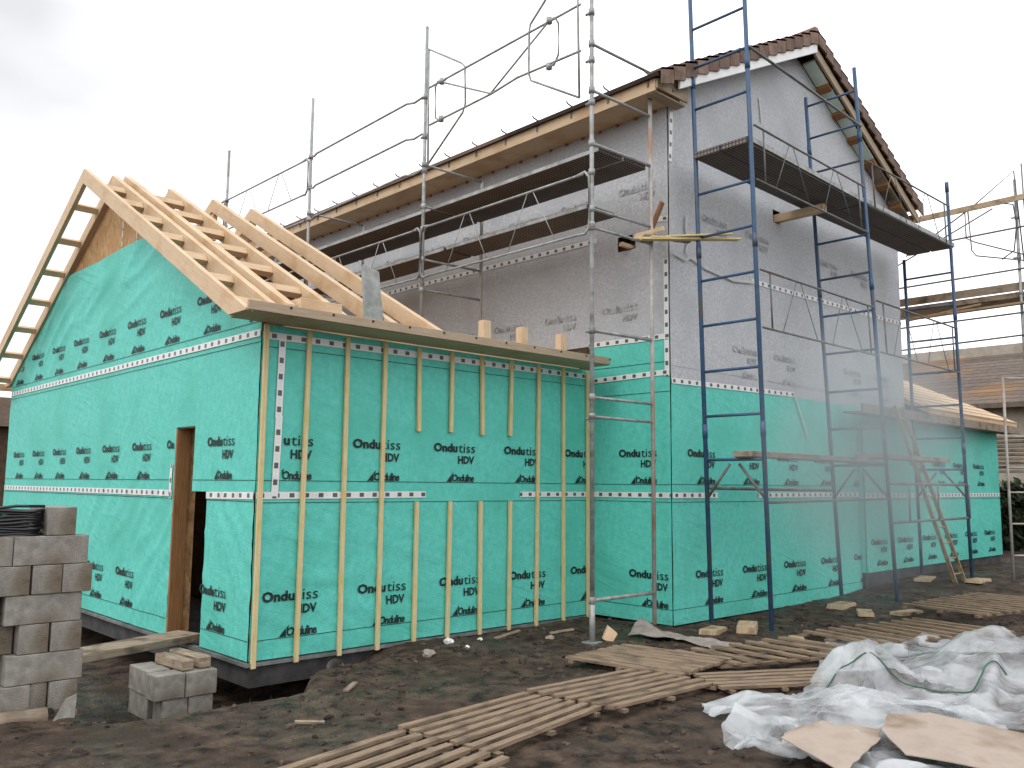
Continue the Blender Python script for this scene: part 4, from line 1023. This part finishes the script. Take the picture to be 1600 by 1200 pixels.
def felt(u_, v_):
    a = Vector((3.80, -1.25, 0)).lerp(Vector((3.95, -2.55, 0)), u_); wd = .62 * (1 - .72 * u_)
    x, y = a.x + wd * v_ * .95, a.y + wd * v_ * .45
    return (x, y, hgt(x, y) + .018 + .10 * max(0, math.sin(u_ * 5.2 + v_ * 2.2)) * (1 - u_ * .5) * (.4 + v_ * .7) + .02 * nz3(u_ * 6, v_ * 5))
q.v = [felt(i / n1, j / n2) for i in range(n1 + 1) for j in range(n2 + 1)]
for i in range(n1):
    for j in range(n2): q.f.append([i * (n2 + 1) + j, (i + 1) * (n2 + 1) + j, (i + 1) * (n2 + 1) + j + 1, i * (n2 + 1) + j + 1]); q.uv.append([(0, 0)] * 4)
solo(q, 'felt_scrap', 'rag', (3.9, -1.8, 0), 'crumpled brownish felt scrap on the mud at the foot of the house corner', 'felt scrap', smooth=True)
q = MB(); x, y = 3.42, -1.30; q.prism([(x - .09, y, .0), (x, y - .05, -.05), (x + .09, y - .05, .04), (x + .01, y + .01, .12)], (.02, .03, .01))
solo(q, 'wood_scrap', 'wood', (x, y, -.05), 'small tilted square of plywood beside the galvanised scaffold foot', 'wood scrap')
LG = 'bits of white litter on the mud along the annex wall'
def litter(x, y, r_, lab, m='litter', grp=LG, name='litter_scrap', cat='litter'):
    q = MB(); bm = bmesh.new(); bmesh.ops.create_icosphere(bm, subdivisions=2, radius=r_)
    for v in bm.verts:
        k = 1 + .5 * nz3(v.co.x / r_ * 1.5 + x * 9, v.co.y / r_ * 1.5, v.co.z / r_ * 1.5 + y * 5); v.co *= k; v.co.z = v.co.z * .75
    q.v = [(x + v.co.x, y + v.co.y, hgt(x, y) + v.co.z + r_ * .35) for v in bm.verts]; q.f = [[v.index for v in f.verts] for f in bm.faces]; q.uv = [[(0, 0)] * len(f) for f in q.f]; bm.free()
    solo(q, name, m, (x, y, hgt(x, y)), lab, cat, grp)
litter(2.05, -.32, .05, 'largest crumpled white scrap on the mud under the middle of the annex side wall')
litter(2.5, -.30, .028, 'thin white scrap close to the annex wall, right of the largest scrap')
litter(2.05, -.62, .026, 'small white scrap just in front of the largest one')
litter(-2.45, -1.15, .07, 'white plastic scrap at the left picture edge below the log')
litter(1.45, -.75, .06, 'pale broken stone on the mud in front of the annex wall', 'rag', None, 'stone', 'stone')
litter(1.30, -.70, .045, 'dark brown clod next to the pale broken stone', 'pebble', None, 'clod', 'clod')
litter(3.1, -.75, .05, 'flat tan chip of wood between the annex wall and the duckboards', 'old_wood', None, 'wood_chip', 'wood chip')

for k, (x, y, a, l, lab) in enumerate(((2.9, -.30, .15, .42, 'thin stick lying along the foot of the annex side wall'), (3.5, -.55, -.3, .3, 'short stick on the mud left of the galvanised scaffold foot'),
                                        (.2, -1.35, .7, .26, 'splintered offcut lying on bare mud left of the duckboards'), (-.55, -2.0, -.5, .2, 'small muddy chip of timber on the open foreground mud'))):
    q = MB(); c_, s_ = math.cos(a) * l / 2, math.sin(a) * l / 2; z1, z2 = hgt(x - c_, y - s_) + .012, hgt(x + c_, y + s_) + .012
    q.bar((x - c_, y - s_, z1), (x + c_, y + s_, z2), .045, .02)
    solo(q, 'stick', 'old_wood', (x, y, hgt(x, y)), lab, 'stick', None, bevel=.003)

# ================================================================== PLASTIC SHEET HEAP AND CARDBOARD
from mathutils.bvhtree import BVHTree
SHEETS = []
def top(x, y):
    z = hgt(x, y)
    for t in SHEETS:
        h = t.ray_cast(Vector((x, y, 3)), Vector((0, 0, -1)))[0]
        if h: z = max(z, h.z)
    return z
def crumple(name, quad, lumps, label, seed, nx_=84, ny_=66, shrink=-.27, frames=42, z0=.30):
    """a thin sheet larger than its outline settles over the ground and the lumps below it, so it buckles into folds"""
    xs = [q[0] for q in quad]; ys = [q[1] for q in quad]
    gx0, gx1, gy0, gy1 = min(xs) - .8, max(xs) + .8, min(ys) - .8, max(ys) + .8
    def gh(x, y): return hgt(x, y) + sum(h * math.exp(-((x - cx) / rx) ** 2 - ((y - cy) / ry) ** 2) for cx, cy, rx, ry, h in lumps)
    def gridmesh(n, m, f):
        me = bpy.data.meshes.new('sim'); me.from_pydata([f(i / n, j / m) for i in range(n + 1) for j in range(m + 1)], [], [(i * (m + 1) + j, (i + 1) * (m + 1) + j, (i + 1) * (m + 1) + j + 1, i * (m + 1) + j + 1) for i in range(n) for j in range(m)])
        o = bpy.data.objects.new('sim', me); COL.objects.link(o); return o
    def gp(u_, v_):
        x, y = gx0 + (gx1 - gx0) * u_, gy0 + (gy1 - gy0) * v_; return (x, y, gh(x, y))
    base = gridmesh(60, 60, gp); base.modifiers.new('c', 'COLLISION'); base.collision.thickness_outer = .008; base.collision.cloth_friction = 30
    P = [Vector((x, y, 0)) for x, y in quad]
    def cp(u_, v_):
        a = P[0].lerp(P[1], u_); b = P[3].lerp(P[2], u_); c = a.lerp(b, v_)
        e = .16; x = c.x + e * nz3(u_ * 3, v_ * 3, seed); y = c.y + e * nz3(u_ * 3, v_ * 3, seed + 5)
        return (x, y, gh(x, y) + z0 + .16 * nz3(u_ * 2.5 + v_, v_ * 7, seed + 9) + .05 * nz3(u_ * 12, v_ * 5, seed + 2))
    c = gridmesh(nx_, ny_, cp); m = c.modifiers.new('cl', 'CLOTH'); t = m.settings
    t.quality = 6; t.mass = .12; t.tension_stiffness = 25; t.compression_stiffness = 25; t.shear_stiffness = 8; t.bending_stiffness = 1.2
    t.shrink_min = shrink; t.shrink_max = shrink; t.air_damping = 1
    k = m.collision_settings; k.use_self_collision = True; k.self_distance_min = .007; k.distance_min = .009; k.collision_quality = 2
    m.point_cache.frame_start = 1; m.point_cache.frame_end = frames + 5
    for f in range(1, frames + 1): sc.frame_set(f)
    me = bpy.data.meshes.new_from_object(c.evaluated_get(bpy.context.evaluated_depsgraph_get()))
    bpy.data.objects.remove(c); bpy.data.objects.remove(base); sc.frame_set(1)
    vs_ = [v.co.copy() for v in me.vertices]; fs_ = [list(p.vertices) for p in me.polygons]; bpy.data.meshes.remove(me)
    q = MB(); q.v = vs_; q.f = fs_; q.uv = [[(0, 0)] * len(f) for f in fs_]
    cx, cy = sum(xs) / len(xs), sum(ys) / len(ys)
    SHEETS.append(BVHTree.FromPolygons(vs_, fs_))
    return solo(q, name, 'plastic', (cx, cy, 0), label, 'plastic sheet', 'clear plastic sheets crumpled on the mud', smooth=True)
crumple('plastic_sheet', [(2.55, -4.15), (5.3, -3.15), (7.0, -4.6), (3.3, -5.35)],
        [(3.40, -4.10, .30, .28, .36), (4.3, -4.5, .3, .3, .10), (5.0, -4.4, .4, .3, .28), (5.2, -5.0, .5, .4, .28)],
        'rear clear plastic sheet heaped in peaks behind the cardboard', 3.3)
crumple('plastic_sheet', [(1.02, -4.55), (1.95, -3.80), (2.95, -4.95), (1.45, -5.9)],
        [(1.95, -4.05, .30, .16, .14), (2.25, -4.45, .30, .22, .20), (2.5, -4.9, .35, .4, .12), (1.0, -4.4, .25, .2, .08), (1.5, -4.9, .5, .4, .04)],
        'front clear plastic sheet spread round the cardboard pieces at the bottom right', 9.1, z0=.2)
CG = 'flattened cardboard pieces on the plastic'
def cardp(poly, lift, lab, bend=.02):
    """a stiff sheet resting on whatever lies below it, with slightly wavy torn edges"""
    n = len(poly); cx, cy = sum(p[0] for p in poly) / n, sum(p[1] for p in poly) / n
    rim = []
    for i in range(n):
        a, b = Vector(poly[i]), Vector(poly[(i + 1) % n]); m = max(2, int((b - a).length / .07))
        for k in range(m):
            p = a.lerp(b, k / m); r_ = .006 if k else 0
            rim.append((p.x + random.uniform(-r_, r_), p.y + random.uniform(-r_, r_)))
    smp = [(cx + (x - cx) * t, cy + (y - cy) * t) for x, y in poly for t in (0, .35, .7, 1)]
    zs = [top(x, y) for x, y in smp]; mz = sum(zs) / len(zs)
    sxx = sum((x - cx) ** 2 for x, y in smp) + .01; syy = sum((y - cy) ** 2 for x, y in smp) + .01; sxy = sum((x - cx) * (y - cy) for x, y in smp)
    sxz = sum((x - cx) * (z - mz) for (x, y), z in zip(smp, zs)); syz = sum((y - cy) * (z - mz) for (x, y), z in zip(smp, zs)); D = sxx * syy - sxy * sxy
    gxx, gyy = (sxz * syy - syz * sxy) / D, (syz * sxx - sxz * sxy) / D
    off = max(z - (mz + gxx * (x - cx) + gyy * (y - cy)) for (x, y), z in zip(smp, zs)) * .9 + lift
    f = lambda x, y: mz + off + gxx * (x - cx) + gyy * (y - cy) + bend * math.sin((x - cx) * 4 + (y - cy) * 2.5) * ((x - cx) ** 2 + (y - cy) ** 2) * 4
    q = MB(); m = len(rim); rings = [[(cx + (x - cx) * t, cy + (y - cy) * t) for x, y in rim] for t in (1, .75, .5, .25)]
    for dz, fl in ((.006, False), (0, True)):
        vs_ = [(x, y, f(x, y) + dz) for R_ in rings for x, y in R_] + [(cx, cy, f(cx, cy) + dz)]
        fs_ = [(r_ * m + i, r_ * m + (i + 1) % m, (r_ + 1) * m + (i + 1) % m, (r_ + 1) * m + i) for r_ in range(3) for i in range(m)] + [(3 * m + i, 3 * m + (i + 1) % m, 4 * m) for i in range(m)]
        q.add(vs_, [tuple(reversed(t)) if fl else t for t in fs_])
    k = 4 * m + 1
    for i in range(m): q.f.append([i, k + i, k + (i + 1) % m, (i + 1) % m]); q.uv.append([(0, 0)] * 4)
    return solo(q, 'cardboard_sheet', 'card', (cx, cy, hgt(cx, cy)), lab, 'cardboard', CG)
cardp([(1.12, -4.60), (1.34, -4.50), (1.60, -4.48), (1.66, -4.62), (1.84, -4.70), (1.82, -4.90), (1.52, -5.0), (1.38, -4.84), (1.2, -4.9)], .015, 'torn cardboard piece with a ragged edge, on the left of the plastic')
cardp([(.95, -4.70), (1.38, -4.74), (1.42, -5.08), (.82, -5.14)], .03, 'pale cardboard piece lowest at the left, overlapping the torn one')
cardp([(1.70, -4.96), (2.02, -4.86), (2.30, -5.02), (2.35, -5.75), (1.62, -5.80), (1.42, -5.22)], .02, 'largest tan cardboard sheet tilted at the bottom right corner')
cardp([(2.75, -5.55), (2.95, -5.35), (3.0, -5.9), (2.6, -6.0)], .02, 'cardboard corner poking from the plastic at the right picture edge')
q = MB(); pts = []
for k in range(60):
    t = k / 59; x = 2.45 + 1.9 * t; y = -4.0 - 1.0 * t + .16 * math.sin(t * 8); pts.append((x, y, top(x, y) + .012))
for _ in range(2): pts = [pts[0]] + [(p[0], p[1], (o[2] + 2 * p[2] + n[2]) / 4 + .003) for o, p, n in zip(pts, pts[1:], pts[2:])] + [pts[-1]]
M['green_hose'] = mat('green_cord', (.03, .10, .07), rough=.5)
q.tube(pts, .006, 6)
solo(q, 'cord', 'green_hose', (2.6, -4.2, .1), 'thin green cord looping over the rear plastic sheet', 'cord', smooth=True)

# ================================================================== GROUND COVER
def clods():
    q = MB(); ico = bmesh.new(); bmesh.ops.create_icosphere(ico, subdivisions=1, radius=1)
    vs_ = [v.co.copy() for v in ico.verts]; fs_ = [[v.index for v in f.verts] for f in ico.faces]; ico.free()
    for _ in range(9000):
        x, y = random.uniform(-4.2, 9), random.uniform(-6.2, .2)
        d = nz3(x * .8, y * .8, 40)
        if d < random.uniform(-.6, .35): continue
        if x > XM - .1 and y > -YM - .05: continue
        r_ = .006 + .034 * random.random() ** 3.2; a = random.random() * 6.28; c_, s_ = math.cos(a), math.sin(a); kx, ky, kz = random.uniform(.7, 1.5), random.uniform(.6, 1.1), random.uniform(.35, .8)
        sd_ = random.random() * 50; h = hgt(x, y)
        n = len(q.v)
        for v in vs_:
            k = r_ * (1 + .35 * nz3(v.x * 1.3 + sd_, v.y * 1.3, v.z * 1.3)); X, Y = v.x * kx * k, v.y * ky * k
            q.v.append((x + X * c_ - Y * s_, y + X * s_ + Y * c_, h + v.z * kz * k + r_ * .15))
        for f in fs_: q.f.append([n + i for i in f]); q.uv.append([(0, 0)] * 3)
    return q
o = clods().build('soil_clods', 'pebble'); o['kind'] = 'stuff'; o['label'] = 'small clods and pebbles scattered over the bare mud'; o['category'] = 'soil'
def grass():
    q = MB()
    for _ in range(5200):
        x, y = random.uniform(-4.2, 6.5), random.uniform(-5, .1)
        if nz3(x * .9, y * .9, 77) < .18 + .25 * random.random(): continue
        if x > XM - .1 and y > -YM - .05: continue
        h = random.uniform(.015, .06); a = random.random() * 6.28; l = random.uniform(.0, .04); z = hgt(x, y) - .004; wv = .003
        c_, s_ = math.cos(a), math.sin(a)
        q.add([(x - s_ * wv, y + c_ * wv, z), (x + s_ * wv, y - c_ * wv, z), (x + c_ * l, y + s_ * l, z + h)], [(0, 1, 2)])
    return q
o = grass().build('grass', 'grass'); o['kind'] = 'stuff'; o['label'] = 'thin sparse grass sprouting on the mud'; o['category'] = 'grass'

# ================================================================== BACKGROUND
barn = thing('barn', (28, 0, 0), 'long old barn with a rust stained brown tiled roof behind the extension', 'barn')
XB, XRg = 26.0, 31.0
MB().box((XB, -14, -.2), (XB + .3, 16, 4.3)).build('wall', 'barn_wall', barn)
q = MB(); sl = (6.55 - 4.25) / (XRg - XB + .5)
q.add([(XB - .5, -14.5, 4.25), (XB - .5, 16.5, 4.25), (XRg, 16.5, 6.55), (XRg, -14.5, 6.55), (XB - .5, -14.5, 4.1), (XB - .5, 16.5, 4.1), (XRg, 16.5, 6.4), (XRg, -14.5, 6.4)],
      [(3, 2, 1, 0), (4, 5, 6, 7), (1, 5, 4, 0), (3, 7, 6, 2), (0, 4, 7, 3), (2, 6, 5, 1)], [[(0, 5.5), (31, 5.5), (31, 0), (0, 0)]] + [[(0, 0), (.1, 0), (.1, .1), (0, .1)]] * 5)
q.build('roof', 'barn_tile', barn)
MB().box((XRg - .12, -14.6, 6.42), (XRg + .3, 16.6, 6.86)).build('ridge', 'barn_wall', barn)
MB().box((XRg, -14, -.2), (XRg + 4, 16, 6.3)).build('rear_wall', 'barn_wall', barn)
def bush(name, cx, cy, z0, rx, ry, rz, n, label, cat='hedge', leaf=.16):
    q = MB()
    for _ in range(n):
        while True:
            v = Vector((random.uniform(-1, 1), random.uniform(-1, 1), random.uniform(-1, 1)))
            if v.length < 1 and (v.length > .45 or random.random() < .3): break
        k = 1 + .28 * nz3(v.x * 2 + cx, v.y * 2 + cy, v.z * 2)
        p = Vector((cx + v.x * rx * k, cy + v.y * ry * k, z0 + rz + v.z * rz * k)); a = Vector((random.gauss(0, 1), random.gauss(0, 1), random.gauss(0, 1))).normalized(); b = a.orthogonal().normalized(); c_ = a.cross(b); s_ = leaf * random.uniform(.6, 1.3)
        q.add([p - b * s_, p + c_ * s_ * .5, p + b * s_, p - c_ * s_ * .5], [(0, 1, 2, 3)])
    return solo(q, name, 'leaf', (cx, cy, z0), label, cat)
hd = thing('hedge', (19.5, -.9, .1), 'dark clipped hedge in the shade between the extension and the barn', 'hedge')
q = MB()
for _ in range(9000):
    p = Vector((random.uniform(18.6, 20.2), random.uniform(-4.5, 3.5), random.uniform(.05, 1.75) + .08 * random.random())); 
    if random.random() > .25: p.x = 18.6 + .25 * random.random()
    a = Vector((random.gauss(0, 1), random.gauss(0, 1), random.gauss(0, 1))).normalized(); b = a.orthogonal().normalized(); c_ = a.cross(b); s_ = .09 * random.uniform(.6, 1.4)
    q.add([p - b * s_, p + c_ * s_ * .5, p + b * s_, p - c_ * s_ * .5], [(0, 1, 2, 3)])
q.build('foliage', 'leaf', hd)
q = MB(); q.box((18.9, -4.3, .0), (19.9, 3.3, 1.65)); q.build('branches', 'leaf', hd)
st = thing('timber_pile', (16.9, -1.4, .1), 'pile of stacked boards against the end of the extension', 'timber pile')
for k in range(9):
    q = MB(); z = 1.95 + .09 * k; q.box((16.5 + .05 * random.random(), -2.5, z), (16.9, .6, z + .05)); q.build('board', 'old_wood' if k % 3 else 'barn_wall', st)
q = MB(); q.box((16.5, -2.4, 0), (16.62, -2.28, 1.95)); q.box((16.5, .3, 0), (16.62, .42, 1.95)); q.build('trestle', 'old_wood', st)
shed = thing('shed', (6, 32, 0), 'dark shed just visible past the left edge of the annex gable', 'shed')
MB().box((-2, 30, -.2), (5.45, 34, 3.7)).build('wall', 'dark_room', shed)
q = MB(); q.prism([(-2.3, 29.5, 3.6), (-2.3, 32, 4.9), (-2.3, 34.5, 3.6)], (8.05, 0, 0)); q.build('roof', 'dark_room', shed)

# ================================================================== PALE HAZE: soft veil volume in front of the gable scaffold
sm = bpy.data.materials.new('pale_haze'); sm.use_nodes = True
t = sm.node_tree; t.nodes.clear()
o_ = t.nodes.new('ShaderNodeOutputMaterial'); pv = t.nodes.new('ShaderNodeVolumePrincipled'); pv.inputs['Color'].default_value = (.82, .91, .93, 1); pv.inputs['Anisotropy'].default_value = .1
co = t.nodes.new('ShaderNodeTexCoord'); ln = t.nodes.new('ShaderNodeVectorMath'); ln.operation = 'LENGTH'; t.links.new(co.outputs['Object'], ln.inputs[0])
mr = t.nodes.new('ShaderNodeMapRange'); mr.interpolation_type = 'SMOOTHSTEP'; mr.inputs[1].default_value = .0; mr.inputs[2].default_value = 1.0; mr.inputs[3].default_value = 1.0; mr.inputs[4].default_value = 0
t.links.new(ln.outputs['Value'], mr.inputs[0])
n = t.nodes.new('ShaderNodeTexNoise'); n.inputs['Scale'].default_value = 1.6; n.inputs['Detail'].default_value = 2; t.links.new(co.outputs['Object'], n.inputs['Vector'])
m1 = t.nodes.new('ShaderNodeMath'); m1.operation = 'MULTIPLY'; t.links.new(mr.outputs[0], m1.inputs[0]); t.links.new(n.outputs['Fac'], m1.inputs[1])
m2 = t.nodes.new('ShaderNodeMath'); m2.operation = 'MULTIPLY'; t.links.new(m1.outputs[0], m2.inputs[0]); m2.inputs[1].default_value = 2.45
t.links.new(m2.outputs[0], pv.inputs['Density']); t.links.new(pv.outputs[0], o_.inputs['Volume'])
bm = bmesh.new(); bmesh.ops.create_icosphere(bm, subdivisions=3, radius=1.0); me = bpy.data.meshes.new('haze'); bm.to_mesh(me); bm.free(); me.materials.append(sm)
so = bpy.data.objects.new('haze', me); COL.objects.link(so); so.location = (5.75, -3.15, 2.0); so.scale = (2.35, .62, 1.95); so.rotation_euler = (0, 0, math.radians(-8))
so['kind'] = 'stuff'; so['label'] = 'thin pale haze veil in front of the gable scaffold'; so['category'] = 'haze'
